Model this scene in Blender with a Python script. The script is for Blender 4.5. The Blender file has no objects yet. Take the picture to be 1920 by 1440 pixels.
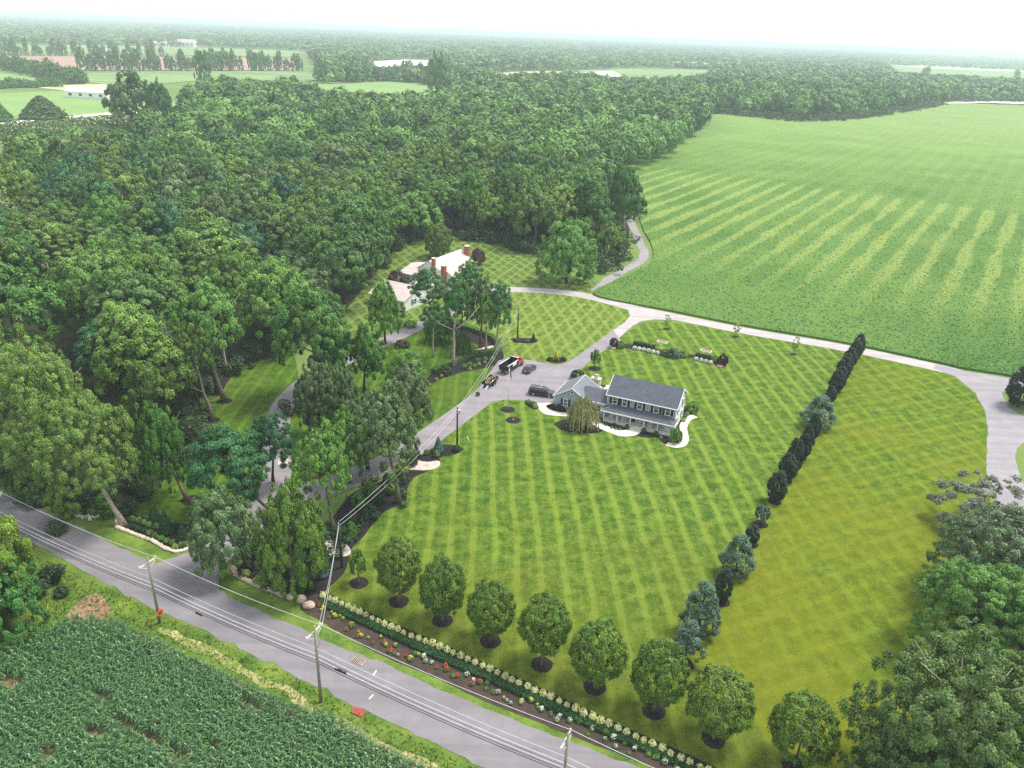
import bpy, math, random
import numpy as np
from mathutils import Vector, Matrix
from mathutils.geometry import tessellate_polygon

S = bpy.context.scene
COL = S.collection
R = math.radians
rnd = random.Random(7)
NP = np.random.default_rng(11)

# ------------------------------------------------------------------ camera
CAM_H, FPX, HOR, ROLL = 70.0, 1450.0, 659.0, math.atan(.0406)
PITCH = math.atan(HOR / FPX * math.cos(ROLL))
_F = np.array([0, math.cos(PITCH), -math.sin(PITCH)])
_U0 = np.array([0, math.sin(PITCH), math.cos(PITCH)])
_R0 = np.array([1., 0, 0])
_R = math.cos(ROLL) * _R0 + math.sin(ROLL) * _U0
_U = -math.sin(ROLL) * _R0 + math.cos(ROLL) * _U0

def ray(px, py):
    return FPX * _F + (px - 960) * _R - (py - 720) * _U

def G(px, py, z=0.0):
    """where a surveyed picture position stands on the level plane z, in metres"""
    r = ray(px, py)
    return Vector(np.array([0, 0, CAM_H]) + (z - CAM_H) / r[2] * r)

def hgt(b, t):
    p, r = G(*b), ray(*t)
    return CAM_H + math.hypot(p.x, p.y) / math.hypot(r[0], r[1]) * r[2]

def wid(b, w):
    return w * (G(*b) - Vector((0, 0, CAM_H))).length / FPX

cam = bpy.data.cameras.new('camera'); co = bpy.data.objects.new('camera', cam); COL.objects.link(co)
cam.lens = FPX / 1920 * 36; cam.sensor_width = 36; cam.clip_start = .5; cam.clip_end = 60000
M = Matrix.Identity(4)
for i in range(3):
    M[i][0], M[i][1], M[i][2] = _R[i], _U[i], -_F[i]
M[2][3] = CAM_H
co.matrix_world = M
S.camera = co

# ------------------------------------------------------------------ sky, sun, exposure
SUN_EL, SUN_AZ = R(62), R(62)          # azimuth clockwise from +Y
w = bpy.data.worlds.new('World'); S.world = w; w.use_nodes = True
nt = w.node_tree
sky = nt.nodes.new('ShaderNodeTexSky'); sky.sky_type = 'NISHITA'; sky.sun_disc = False
sky.sun_elevation, sky.sun_rotation = SUN_EL, SUN_AZ
sky.air_density, sky.dust_density, sky.ozone_density = 1.0, 1.5, 1.0
mx_ = nt.nodes.new('ShaderNodeMix'); mx_.data_type = 'RGBA'       # overcast: an even veil of cloud before the clear sky
mx_.inputs[0].default_value = .8; mx_.inputs[7].default_value = (5.6, 5.8, 6.1, 1)
nt.links.new(sky.outputs[0], mx_.inputs[6]); nt.links.new(mx_.outputs[2], nt.nodes['Background'].inputs[0])
nt.nodes['Background'].inputs[1].default_value = .15
sun = bpy.data.lights.new('sun', 'SUN'); so = bpy.data.objects.new('sun', sun); COL.objects.link(so)
sun.energy, sun.angle, sun.color = 3.5, R(20), (1, .95, .87)
d = Vector((math.sin(SUN_AZ) * math.cos(SUN_EL), math.cos(SUN_AZ) * math.cos(SUN_EL), math.sin(SUN_EL)))
so.rotation_euler = d.to_track_quat('Z', 'Y').to_euler(); so.location = (0, 0, 200)
S.view_settings.view_transform = 'Standard'; S.view_settings.look = 'None'
S.view_settings.exposure = .45; S.view_settings.gamma = 1
C = S.cycles
C.max_bounces, C.diffuse_bounces, C.glossy_bounces, C.transmission_bounces, C.volume_bounces = 5, 3, 2, 3, 1
C.use_denoising = False

# ------------------------------------------------------------------ materials
class NT:
    def __init__(s, name):
        s.m = bpy.data.materials.new(name); s.m.use_nodes = True
        s.t = s.m.node_tree; s.b = s.t.nodes['Principled BSDF']; s.out = s.t.nodes['Material Output']
        s.pos = None
    def n(s, typ, ins=None, **kw):
        x = s.t.nodes.new(typ)
        for k, v in kw.items(): setattr(x, k, v)
        for k, v in (ins or {}).items(): s.set(x.inputs[k], v)
        return x
    def set(s, inp, v):
        if hasattr(v, 'node'): s.t.links.new(v, inp)
        elif hasattr(inp.default_value, '__len__') and hasattr(v, '__len__') and len(inp.default_value) == 4 and len(v) == 3: inp.default_value = (*v, 1)
        else: inp.default_value = v
    def P(s):
        if s.pos is None: s.pos = s.n('ShaderNodeNewGeometry').outputs['Position']
        return s.pos
    def noise(s, scale, detail=4, rough=.6, vec=None, dist=0):
        return s.n('ShaderNodeTexNoise', {'Vector': vec or s.P(), 'Scale': scale, 'Detail': detail, 'Roughness': rough, 'Distortion': dist}).outputs['Fac']
    def ramp(s, fac, *stops, interp='LINEAR'):
        x = s.n('ShaderNodeValToRGB', {'Fac': fac}); x.color_ramp.interpolation = interp
        el = x.color_ramp.elements
        while len(el) < len(stops): el.new(.5)
        for e, (p, c) in zip(el, stops):
            e.position = p; e.color = (*c, 1) if hasattr(c, '__len__') else (c, c, c, 1)
        return x.outputs['Color']
    def mix(s, f, a, b, mode='MIX'):
        x = s.n('ShaderNodeMix', data_type='RGBA', blend_type=mode)
        s.set(x.inputs[0], f); s.set(x.inputs[6], a); s.set(x.inputs[7], b)
        return x.outputs[2]
    def math(s, op, a, b=0.0, c=0.0):
        x = s.n('ShaderNodeMath', operation=op); s.set(x.inputs[0], a); s.set(x.inputs[1], b); s.set(x.inputs[2], c)
        return x.outputs[0]
    def mapped(s, ang, sc):
        return s.n('ShaderNodeMapping', {'Vector': s.P(), 'Rotation': (0, 0, ang), 'Scale': sc}, vector_type='POINT').outputs[0]
    def bump(s, h, strength=.5, dist=.1):
        s.set(s.b.inputs['Normal'], s.n('ShaderNodeBump', {'Height': h, 'Strength': strength, 'Distance': dist}).outputs[0])
    def done(s, col=None, rough=.9, spec=.2, metal=0.0):
        if col is not None: s.set(s.b.inputs['Base Color'], col)
        s.set(s.b.inputs['Roughness'], rough); s.set(s.b.inputs['Specular IOR Level'], spec); s.set(s.b.inputs['Metallic'], metal)
        return s.m

def plain(name, col, rough=.6, spec=.4, metal=0.0, var=.12, scale=3.0, bump=0.0):
    t = NT(name)
    c = t.mix(t.ramp(t.noise(scale, 5), (.3, 0.), (.7, 1.)), tuple(x * (1 - var) for x in col), tuple(min(1, x * (1 + var)) for x in col))
    if bump: t.bump(t.noise(scale * 4, 6), bump, .03)
    return t.done(c, rough, spec, metal)

def foliage(name, dark, light, spec=.3, rough=.5, hue=.02, val=.35, transl=.2):
    t = NT(name)
    a = t.n('ShaderNodeAttribute', attribute_name='tint').outputs['Fac']
    c = t.mix(a, dark, light)
    o = t.n('ShaderNodeObjectInfo').outputs['Random']
    hv = t.n('ShaderNodeHueSaturation', {'Hue': t.math('MULTIPLY_ADD', o, -hue * 2, .5 + hue), 'Value': t.math('MULTIPLY_ADD', t.math('FRACT', t.math('MULTIPLY', o, 7.31)), val, 1 - val / 2), 'Color': c}).outputs[0]
    t.done(hv, rough, spec)
    tr = t.n('ShaderNodeBsdfTranslucent', {'Color': t.mix(.3, hv, (.22, .36, .03), 'MIX')})
    mx = t.n('ShaderNodeMixShader', {0: transl, 1: t.b.outputs[0], 2: tr.outputs[0]})
    t.t.links.new(mx.outputs[0], t.out.inputs[0])
    return t.m

def lawn(name, a1, a2, per1, per2, light, dark, dry, dryamt=.5, s1=.9, s2=.45, drygrad=None):
    """mown grass: two sets of mower passes, tufts, drier patches"""
    t = NT(name)
    wob = t.math('MULTIPLY', t.math('SUBTRACT', t.noise(.022, 2), .5), 2.6)
    def band(ang, per, pw):
        sep = t.n('ShaderNodeSeparateXYZ', {0: t.mapped(ang, (1, 1, 1))}).outputs['X']
        ph = t.math('FRACT', t.math('MULTIPLY', t.math('ADD', sep, wob), 1 / per))
        tri = t.math('ABSOLUTE', t.math('MULTIPLY_ADD', ph, 2, -1))
        brk = t.noise(1, 3, .6, vec=t.mapped(ang, (.8, .05, 1)))
        return t.math('MULTIPLY', t.ramp(tri, (0, .25), (.10, .05), (.45, .0), (.70, .30), (.80, 1.), (1, .95)), t.ramp(brk, (.3, .5), (.55, 1.)))
    b1, b2 = band(a1, per1, 1), band(a2, per2, 1)
    k = t.math('ADD', t.math('MULTIPLY', b1, s1), t.math('MULTIPLY', b2, s2))
    clump = t.math('ADD', t.math('MULTIPLY_ADD', t.noise(2.3, 5, .8), .75, .12), t.math('MULTIPLY_ADD', t.noise(.5, 5, .65), .8, .05))
    k = t.math('ADD', t.math('MULTIPLY', k, .68), t.math('MULTIPLY_ADD', clump, 3.3, -2.82))
    c = t.mix(t.ramp(k, (0, 0.), (1, 1.)), dark, light)
    dn = t.noise(.045, 5, .7)
    if drygrad:
        g = t.n('ShaderNodeSeparateXYZ', {0: t.P()})
        e = t.math('ADD', t.math('MULTIPLY', g.outputs['X'], drygrad[0]), t.math('MULTIPLY_ADD', g.outputs['Y'], drygrad[1], drygrad[2]))
        e = t.n('ShaderNodeClamp', {0: e, 1: -.25, 2: .3}).outputs[0]
        dn = t.math('ADD', dn, e)
    dn = t.math('ADD', dn, t.math('MULTIPLY_ADD', t.noise(.7, 5, .7), .5, -.25))
    c = t.mix(t.math('MULTIPLY', t.ramp(dn, (.42, 0.), (.72, 1.)), dryamt), c, t.mix(t.noise(1.4, 5, .7), dry, tuple(x * .62 for x in dry)))
    spk = t.ramp(t.noise(3.1, 3, .7), (.64, 0.), (.72, 1.))
    c = t.mix(t.math('MULTIPLY', spk, .4), c, (.32, .36, .12))
    t.bump(t.noise(3.6, 4, .75), .8, .3)
    return t.done(c, .95, .1)

def surf(name, c1, c2, s1=.4, s2=4.0, bump=.3, bd=.05, rough=.9, contrast=(.3, .7), det=6):
    t = NT(name)
    f = t.math('ADD', t.math('MULTIPLY', t.noise(s1, 5), .6), t.math('MULTIPLY', t.noise(s2, det, .7), .4))
    t.bump(t.noise(s2 * 1.5, 5, .7), bump, bd)
    return t.done(t.mix(t.ramp(f, (contrast[0], 0.), (contrast[1], 1.)), c1, c2), rough, .2)

def asphalt(name, base, ang, seam=None):
    t = NT(name)
    f = t.math('ADD', t.math('MULTIPLY', t.noise(.35, 5, .65), .55), t.math('MULTIPLY', t.noise(9, 4, .7), .45))
    c = t.mix(t.ramp(f, (.34, 0.), (.66, 1.)), tuple(x * .8 for x in base), tuple(x * 1.18 for x in base))
    long = t.noise(1, 4, .6, vec=t.mapped(ang, (.012, .55, 1)))
    c = t.mix(t.math('MULTIPLY', t.ramp(long, (.42, 0.), (.62, 1.)), .45), c, tuple(x * .66 for x in base))
    if seam:
        y = t.n('ShaderNodeSeparateXYZ', {0: t.mapped(ang, (1, 1, 1))}).outputs['Y']
        y = t.math('ADD', y, t.math('MULTIPLY_ADD', t.noise(.25, 3), .5, -.25))
        dd = t.math('ABSOLUTE', t.math('SUBTRACT', y, seam))
        c = t.mix(t.ramp(dd, (.05, .75), (.1, 0.)), c, (.04, .04, .045))
    v = t.n('ShaderNodeTexVoronoi', {'Vector': t.mapped(ang, (.12, .3, 1)), 'Scale': 1.0}, feature='DISTANCE_TO_EDGE').outputs['Distance']
    v = t.math('ADD', v, t.math('MULTIPLY', t.noise(1.2, 4), .06))
    c = t.mix(t.math('MULTIPLY', t.ramp(v, (.022, 1.), (.034, 0.)), .28), c, tuple(x * .4 for x in base))
    t.bump(t.noise(14, 3), .25, .02)
    return t.done(c, .8, .3)

MT = {}
MT['ground'] = surf('rough_grass', (.10, .17, .035), (.19, .26, .07), .02, .5, .4, .3)
MT['verge'] = surf('verge_grass', (.035, .10, .012), (.19, .27, .04), .25, 2.2, .6, .2, contrast=(.36, .62))
MT['verge_dry'] = surf('dry_verge', (.13, .21, .03), (.52, .42, .22), .3, 1.6, .5, .1, contrast=(.4, .62))
MT['dirt'] = surf('bare_dirt', (.22, .13, .075), (.42, .28, .17), .5, 3, .5, .1)
LA, LB = R(-3), R(65)
MT['lawn'] = lawn('front_lawn_grass', LA, LB, 3.3, 3.5, (.185, .265, .034), (.040, .108, .008), (.18, .19, .020), .45, .95, .22, drygrad=(0, -.010, .98))
MT['lawn_side'] = lawn('side_lawn_grass', LA, LB, 3.3, 3.5, (.175, .25, .020), (.042, .105, .006), (.24, .25, .016), .6, .5, .5, drygrad=(0, -.0022, .34))
MT['lawn_north'] = lawn('north_lawn_grass', R(-10), R(23), 3.4, 3.4, (.22, .30, .055), (.052, .122, .012), (.2, .22, .035), .3, .85, .8)
MT['lawn_shade'] = lawn('grove_lawn_shade_grass', R(0), R(40), 3.0, 3.0, (.11, .20, .018), (.034, .095, .008), (.18, .19, .025), .3, .9, .1)  # darker copy of the lawn: tree shade put into the grass colour
MT['lawn_back'] = lawn('white_house_lawn_grass', R(-28), R(19), 3.4, 3.4, (.19, .27, .06), (.032, .085, .010), (.16, .20, .035), .2, 1.0, .85)
MT['road'] = asphalt('worn_road_asphalt', (.225, .21, .225), R(25.2), None)
MT['drive'] = asphalt('driveway_asphalt', (.27, .245, .265), R(-40), None)
MT['lane'] = asphalt('lane_asphalt', (.44, .40, .40), R(26), None)
MT['gravel_lane'] = asphalt('lane_gravel', (.30, .28, .30), R(-70), None)
MT['walk'] = plain('pale_concrete', (.72, .67, .61), .85, .2, var=.1, scale=1.5)
MT['mulch'] = surf('dark_mulch', (.010, .008, .009), (.038, .030, .030), 1.5, 9, .8, .08)
MT['mulch_brown'] = surf('brown_mulch', (.035, .024, .020), (.10, .072, .06), .7, 9, .8, .08)
MT['stone_gravel'] = surf('pale_stone_gravel', (.36, .31, .25), (.72, .66, .56), 1.2, 7, .8, .08)
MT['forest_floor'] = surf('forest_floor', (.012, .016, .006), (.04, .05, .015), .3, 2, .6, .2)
MT['line'] = plain('road_paint', (.75, .72, .6), .8, .2)
MT['bark'] = plain('grey_bark', (.20, .17, .13), .9, .1, var=.4, scale=4, bump=.6)
MT['bark_dark'] = plain('dark_bark', (.07, .052, .04), .9, .1, var=.4, scale=4, bump=.6)
MT['bark_pale'] = plain('pale_bark', (.42, .36, .28), .9, .1, var=.4, scale=2.5, bump=.5)
MT['bark_red'] = plain('reddish_bark', (.17, .085, .05), .9, .1, var=.3, scale=4, bump=.5)
MT['pole'] = plain('weathered_pole_wood', (.27, .25, .20), .9, .1, var=.3, scale=5, bump=.4)
MT['pole_dark'] = plain('dark_pole_wood', (.06, .05, .045), .9, .1, var=.3, scale=5)
MT['arm'] = plain('pale_crossarm_wood', (.62, .60, .54), .8, .2)
MT['wire_w'] = plain('bare_aluminium_wire', (.75, .77, .8), .4, .5, .3)
MT['wire_k'] = plain('black_cable', (.03, .03, .035), .5, .4)
MT['white'] = plain('white_paint', (.80, .80, .80), .5, .4, var=.03)
MT['black'] = plain('black_paint', (.012, .012, .014), .4, .5)
MT['stone'] = plain('pale_fieldstone', (.60, .52, .42), .9, .2, var=.35, scale=1.6, bump=.6)
MT['boulder'] = plain('tan_boulder', (.45, .36, .28), .9, .2, var=.4, scale=1.2, bump=.7)
MT['brick'] = plain('red_brick', (.36, .12, .08), .9, .2, var=.25, scale=6, bump=.3)
MT['tyre'] = plain('tyre_rubber', (.012, .012, .012), .8, .3)
MT['rim'] = plain('alloy_rim', (.55, .55, .57), .3, .5, .8)
MT['glass'] = plain('window_glass', (.015, .02, .025), .05, .8, var=.3)
MT['tail'] = plain('red_tail_lamp', (.3, .01, .01), .2, .5)
MT['chrome'] = plain('bright_metal', (.7, .7, .72), .2, .5, .9)
MT['terracotta'] = plain('red_iron_grate', (.33, .08, .05), .8, .3, var=.2)

def paint(name, col, metal=.0, rough=.18):
    t = NT(name); t.done(t.mix(t.noise(2, 3), tuple(x * .9 for x in col), col), rough, .6, metal)
    t.b.inputs['Coat Weight'].default_value = 1.0; t.b.inputs['Coat Roughness'].default_value = .05; t.b.inputs['Coat IOR'].default_value = 1.55
    return t.m
MT['carblack'] = paint('black_car_paint', (.012, .012, .014))
MT['carred'] = paint('red_truck_paint', (.55, .015, .015))

def siding(name, col, pitch=.18):
    t = NT(name)
    z = t.n('ShaderNodeSeparateXYZ', {0: t.P()}).outputs['Z']
    f = t.math('FRACT', t.math('MULTIPLY', z, 1 / pitch))
    t.bump(f, .5, .03)
    return t.done(t.mix(t.noise(.6, 4), tuple(x * .92 for x in col), tuple(x * 1.05 for x in col)), .6, .3)
MT['siding'] = siding('blue_grey_siding', (.36, .42, .52))
MT['siding_w'] = siding('white_siding', (.88, .87, .87))

def shingle(name, c1, c2, ang):
    t = NT(name)
    z = t.n('ShaderNodeSeparateXYZ', {0: t.P()}).outputs['Z']
    row = t.math('FRACT', t.math('MULTIPLY', z, 8))
    n = t.math('ADD', t.math('MULTIPLY', t.noise(1.0, 4, .7, vec=t.mapped(ang, (2.2, 5, 9))), .75), t.math('MULTIPLY', t.noise(.5, 3), .25))
    t.bump(row, .35, .03)
    return t.done(t.mix(t.ramp(n, (.32, 0.), (.68, 1.)), c1, c2), .9, .2)
MT['shingle'] = shingle('charcoal_shingles', (.055, .063, .08), (.15, .165, .195), R(23))
MT['shingle_g'] = shingle('grey_shingles', (.13, .145, .165), (.25, .265, .29), R(23))
MT['shingle_p'] = shingle('pale_tan_shingles', (.42, .36, .34), (.68, .60, .57), R(23))

FO = {}
FO['mid'] = foliage('mid_green_leaves', (.020, .078, .008), (.24, .45, .065))
FO['dark'] = foliage('dark_green_leaves', (.012, .052, .010), (.14, .32, .065))
FO['pale'] = foliage('grey_green_leaves', (.035, .085, .028), (.27, .41, .15))
FO['yellow'] = foliage('yellow_green_leaves', (.055, .125, .008), (.38, .53, .06))
FO['blue'] = foliage('blue_green_leaves', (.010, .060, .020), (.09, .29, .105))
FO['bright'] = foliage('fresh_green_leaves', (.026, .100, .010), (.28, .49, .095))
FO['glossy'] = foliage('glossy_grey_leaves', (.011, .042, .009), (.19, .34, .10), .6, .4)
FO['oak'] = foliage('small_glossy_oak_leaves', (.008, .030, .006), (.18, .30, .065), .4, .45)
FO['garden'] = foliage('feathery_garden_leaves', (.014, .070, .014), (.16, .40, .10))
FO['grass'] = foliage('rough_grass_blades', (.035, .10, .010), (.24, .33, .05), hue=.0, val=.0)
FO['ball'] = foliage('clipped_leaves', (.014, .055, .007), (.20, .34, .04), hue=.01, val=.2)
FO['evergreen'] = foliage('blackish_evergreen_needles', (.007, .018, .010), (.030, .058, .032), .3, .6, .01, .3, .05)
FO['spruce'] = foliage('blue_spruce_needles', (.014, .042, .022), (.16, .28, .17), .3, .6, .01, .2, .08)
FO['bluespruce'] = foliage('silver_spruce_needles', (.05, .10, .11), (.22, .34, .36), .3, .6, .01, .2, .05)
FO['willow'] = foliage('golden_willow_leaves', (.16, .16, .05), (.60, .56, .26), hue=.01, val=.1)
FO['weeping'] = foliage('weeping_leaves', (.030, .085, .018), (.16, .28, .06), hue=.01)
FO['hedge'] = foliage('clipped_hedge_leaves', (.010, .045, .010), (.045, .13, .03), hue=.01, val=.1, transl=.1)
FO['box'] = foliage('light_hedge_leaves', (.04, .12, .018), (.24, .43, .09), hue=.01, val=.15)
FO['lime'] = foliage('lime_leaves', (.14, .22, .03), (.48, .58, .14), hue=.01, val=.15)
FO['hydrangea'] = foliage('pale_yellow_blooms', (.50, .54, .16), (.92, .92, .50), hue=.006, val=.15, transl=.1)
FO['goldcone'] = foliage('golden_conifer_needles', (.42, .36, .02), (.8, .68, .05), hue=.004, val=.05)
FO['maroon'] = foliage('purple_leaves', (.012, .005, .006), (.06, .025, .025), hue=.01, val=.2)
FO['plum'] = foliage('brownish_purple_leaves', (.05, .028, .026), (.14, .10, .075), hue=.01, val=.2)
FO['shrub'] = foliage('dark_shrub_leaves', (.012, .035, .010), (.06, .12, .035), hue=.02)
FO['silver'] = foliage('dull_grey_twigs', (.07, .085, .06), (.33, .37, .25))
FO['redflower'] = foliage('red_petals', (.35, .01, .01), (.65, .03, .02), hue=.01, val=.1, transl=.05)
FO['yellowflower'] = foliage('yellow_petals', (.4, .36, .03), (.75, .68, .12), hue=.01, val=.1, transl=.05)
FO['whiteflower'] = foliage('white_petals', (.55, .56, .5), (.85, .85, .8), hue=.004, val=.1, transl=.05)
FO['pinkflower'] = foliage('pink_petals', (.5, .2, .25), (.7, .4, .42), hue=.004, val=.1, transl=.05)
FO['corn'] = foliage('corn_leaves', (.012, .062, .016), (.13, .29, .085), .7, .4, .0, .0, .15)
FO['soy'] = foliage('crop_leaves', (.035, .13, .022), (.15, .31, .08), .3, .6, 0., 0., .1)
FO['far'] = foliage('woodland_leaves', (.016, .066, .014), (.22, .42, .09), .25, .6, 0., 0., .1)

# ------------------------------------------------------------------ objects
def link(o, parent=None):
    COL.objects.link(o)
    if parent is not None: o.parent = parent
    return o

def tag(o, label=None, cat=None, group=None, kind=None):
    for k, v in (('label', label), ('category', cat), ('group', group), ('kind', kind)):
        if v: o[k] = v
    return o

def thing(name, label, cat, loc=(0, 0, 0), rz=0.0, group=None):
    o = bpy.data.objects.new(name, None); o.empty_display_size = .3
    link(o); o.location = loc; o.rotation_euler = (0, 0, rz)
    return tag(o, label, cat, group)

def copy_tree(o, parent=None):
    c = o.copy(); link(c, parent)
    for ch in o.children: copy_tree(ch, c)
    return c

class MB:
    """collects shaped pieces and links them as one mesh"""
    def __init__(s): s.v, s.f, s.m, s.sm = [], [], [], []
    def add(s, vs, fs, mi=0, smooth=False):
        b = len(s.v); s.v += [tuple(x) for x in vs]
        for f in fs: s.f.append(tuple(b + i for i in f)); s.m.append(mi); s.sm.append(smooth)
        return s
    def box(s, c, d, rz=0.0, mi=0, taper=1.0):
        x, y, z = d[0] / 2, d[1] / 2, d[2] / 2
        vs = []
        for k, t in ((-z, 1), (z, taper)):
            for a, b in ((-x, -y), (x, -y), (x, y), (-x, y)):
                a, b = a * t, b * t
                vs.append((c[0] + a * math.cos(rz) - b * math.sin(rz), c[1] + a * math.sin(rz) + b * math.cos(rz), c[2] + k))
        return s.add(vs, [(3, 2, 1, 0), (4, 5, 6, 7), (0, 1, 5, 4), (1, 2, 6, 5), (2, 3, 7, 6), (3, 0, 4, 7)], mi)
    def slab(s, quad, th, mi=0):
        """a sheet with four corners thickened downward along its normal"""
        q = [Vector(p) for p in quad]; n = (q[1] - q[0]).cross(q[3] - q[0]).normalized() * th
        vs = q + [p - n for p in q]
        return s.add(vs, [(0, 1, 2, 3), (7, 6, 5, 4), (1, 0, 4, 5), (2, 1, 5, 6), (3, 2, 6, 7), (0, 3, 7, 4)], mi)
    def prism(s, prof, y0, y1, mi=0, axis='y', smooth=False):
        """a closed outline (a, z) swept from y0 to y1"""
        n = len(prof); mk = (lambda a, z, y: (a, y, z)) if axis == 'y' else (lambda a, z, y: (y, a, z))
        vs = [mk(a, z, y0) for a, z in prof] + [mk(a, z, y1) for a, z in prof]
        fs = [(i, (i + 1) % n, n + (i + 1) % n, n + i) for i in range(n)]
        fs += [tuple(range(n))[::-1], tuple(range(n, 2 * n))]
        return s.add(vs, fs, mi, smooth)
    def tube(s, path, rad, n=6, mi=0, caps=True):
        path = [Vector(p) for p in path]; k = len(path)
        if not hasattr(rad, '__len__'): rad = [rad] * k
        vs = []
        for i, p in enumerate(path):
            t = (path[min(i + 1, k - 1)] - path[max(i - 1, 0)]).normalized()
            u = t.cross(Vector((0, 0, 1)) if abs(t.z) < .95 else Vector((1, 0, 0))).normalized(); v = t.cross(u)
            for j in range(n):
                a = 2 * math.pi * j / n
                vs.append(p + (u * math.cos(a) + v * math.sin(a)) * rad[i])
        fs = [(i * n + j, i * n + (j + 1) % n, (i + 1) * n + (j + 1) % n, (i + 1) * n + j) for i in range(k - 1) for j in range(n)]
        if caps: fs += [tuple(range(n))[::-1], tuple(range((k - 1) * n, k * n))]
        return s.add(vs, fs, mi, True)
    def lathe(s, prof, c=(0, 0, 0), n=12, mi=0):
        k = len(prof); vs = [(c[0] + r * math.cos(2 * math.pi * j / n), c[1] + r * math.sin(2 * math.pi * j / n), c[2] + z) for r, z in prof for j in range(n)]
        fs = [(i * n + j, i * n + (j + 1) % n, (i + 1) * n + (j + 1) % n, (i + 1) * n + j) for i in range(k - 1) for j in range(n)]
        fs += [tuple(range(n))[::-1], tuple(range((k - 1) * n, k * n))]
        return s.add(vs, fs, mi, True)
    def disc(s, c, r, axis, t, n=14, mi=0, r2=None):
        """a short cylinder about an axis ('x' or 'y')"""
        vs = []
        for k, rr in ((-t / 2, r), (t / 2, r2 or r)):
            for j in range(n):
                a = 2 * math.pi * j / n; p, q = math.cos(a) * rr, math.sin(a) * rr
                vs.append((c[0] + k, c[1] + p, c[2] + q) if axis == 'x' else (c[0] + p, c[1] + k, c[2] + q))
        fs = [(j, (j + 1) % n, n + (j + 1) % n, n + j) for j in range(n)] + [tuple(range(n))[::-1], tuple(range(n, 2 * n))]
        return s.add(vs, fs, mi)
    def mesh(s, name, *mats):
        me = bpy.data.meshes.new(name); me.from_pydata(s.v, [], s.f)
        for m in mats: me.materials.append(m)
        me.polygons.foreach_set('material_index', s.m); me.polygons.foreach_set('use_smooth', s.sm)
        me.update(); return me
    def build(s, name, mats, parent=None):
        mats = mats if isinstance(mats, (list, tuple)) else [mats]
        return link(bpy.data.objects.new(name, s.mesh(name, *mats)), parent)

def quads_mesh(name, V, mat, tint=None):
    """V: (n, 4, 3) loose four-cornered leaves"""
    n = len(V); me = bpy.data.meshes.new(name)
    me.vertices.add(4 * n); me.vertices.foreach_set('co', np.ascontiguousarray(V, np.float32).ravel())
    me.loops.add(4 * n); me.loops.foreach_set('vertex_index', np.arange(4 * n, dtype=np.int32))
    me.polygons.add(n); me.polygons.foreach_set('loop_start', np.arange(0, 4 * n, 4, dtype=np.int32))
    try: me.polygons.foreach_set('loop_total', np.full(n, 4, np.int32))
    except Exception: pass
    if tint is not None:
        at = me.attributes.new('tint', 'FLOAT', 'FACE'); at.data.foreach_set('value', np.ascontiguousarray(tint, np.float32))
    me.materials.append(mat); me.update(calc_edges=True)
    return me

def unit(v): return v / np.maximum(np.linalg.norm(v, axis=1, keepdims=True), 1e-9)

def leaves(rng, cen, rad, n, size, wd=1.0, wr=.6, wu=.5, wn=.6, shell=.55, asp=.55, ctr=None, cut=-.25):
    """n leaves spread over clumps cen (k,3) with radii rad (k,3): corners (n,4,3) and a tint per leaf"""
    k = len(cen); p = (rad[:, 0] * rad[:, 1] + rad[:, 0] * rad[:, 2]) ; p = p / p.sum()
    i = rng.choice(k, n, p=p)
    d = unit(rng.normal(size=(n, 3)))
    ctr = np.array(ctr if ctr is not None else cen.mean(0))
    out = unit(cen[i] - ctr + 1e-6)
    bad = (d * out).sum(1) < cut
    d[bad] = unit(d[bad] - 2 * (d[bad] * out[bad]).sum(1, keepdims=True) * out[bad])
    r = shell + (1 - shell) * rng.random(n) ** .5
    r *= 1 + .12 * rng.normal(size=n)
    pos = cen[i] + d * rad[i] * r[:, None]
    nrm = unit(d * wd + out * wr + np.array([0, 0, wu]) + rng.normal(size=(n, 3)) * wn)
    t = unit(np.cross(nrm, rng.normal(size=(n, 3)))); b = np.cross(nrm, t)
    s = (size * (.6 + .8 * rng.random(n)))[:, None]
    V = np.stack([pos - t * s, pos - b * s * asp, pos + t * s, pos + b * s * asp], 1)
    ct = rng.random(k)
    return V, np.clip(.45 * ct[i] + .55 * rng.random(n), 0, 1)

def fib(n, rng, zmin=-1.):
    i = np.arange(n) + .5; z = zmin + (1 - zmin) * i / n; a = i * 2.39996 + rng.random() * 6
    r = np.sqrt(np.maximum(0, 1 - z * z)); return np.stack([r * np.cos(a), r * np.sin(a), z], 1)

# crown templates: radius 1 about the axis, z from 0 (lowest leaf) to 1 (top)
def norm_crown(V):
    lo, hi = np.percentile(V[..., 2], .3), np.percentile(V[..., 2], 99.7)
    rr = np.percentile(np.hypot(V[..., 0], V[..., 1]), 99.0)
    V = V.copy(); V[..., 2] = (V[..., 2] - lo) / (hi - lo); V[..., :2] /= rr
    return V

def t_broad(rng, n, size, nc=46, lump=.3, zs=.85, flat=.75):
    d = fib(nc, rng, -.75); d = unit(d + rng.normal(size=d.shape) * .16)
    ax = unit(rng.normal(size=(4, 3))); bulge = 1 + .24 * np.maximum(0, d @ ax.T).max(1) - .16
    rr = (.70 + .18 * rng.random(nc)) * bulge
    cen = d * rr[:, None]; low = cen[:, 2] < 0; cen[:, 2] *= zs; cen[low, :2] *= .93
    inner = unit(rng.normal(size=(nc // 4, 3))) * .4
    cen = np.vstack([cen, inner])
    r = lump * (.65 + .6 * rng.random(len(cen))); rad = np.stack([r, r, r * flat], 1)
    return leaves(rng, cen, rad, n, size, ctr=(0, 0, -.2))

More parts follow.
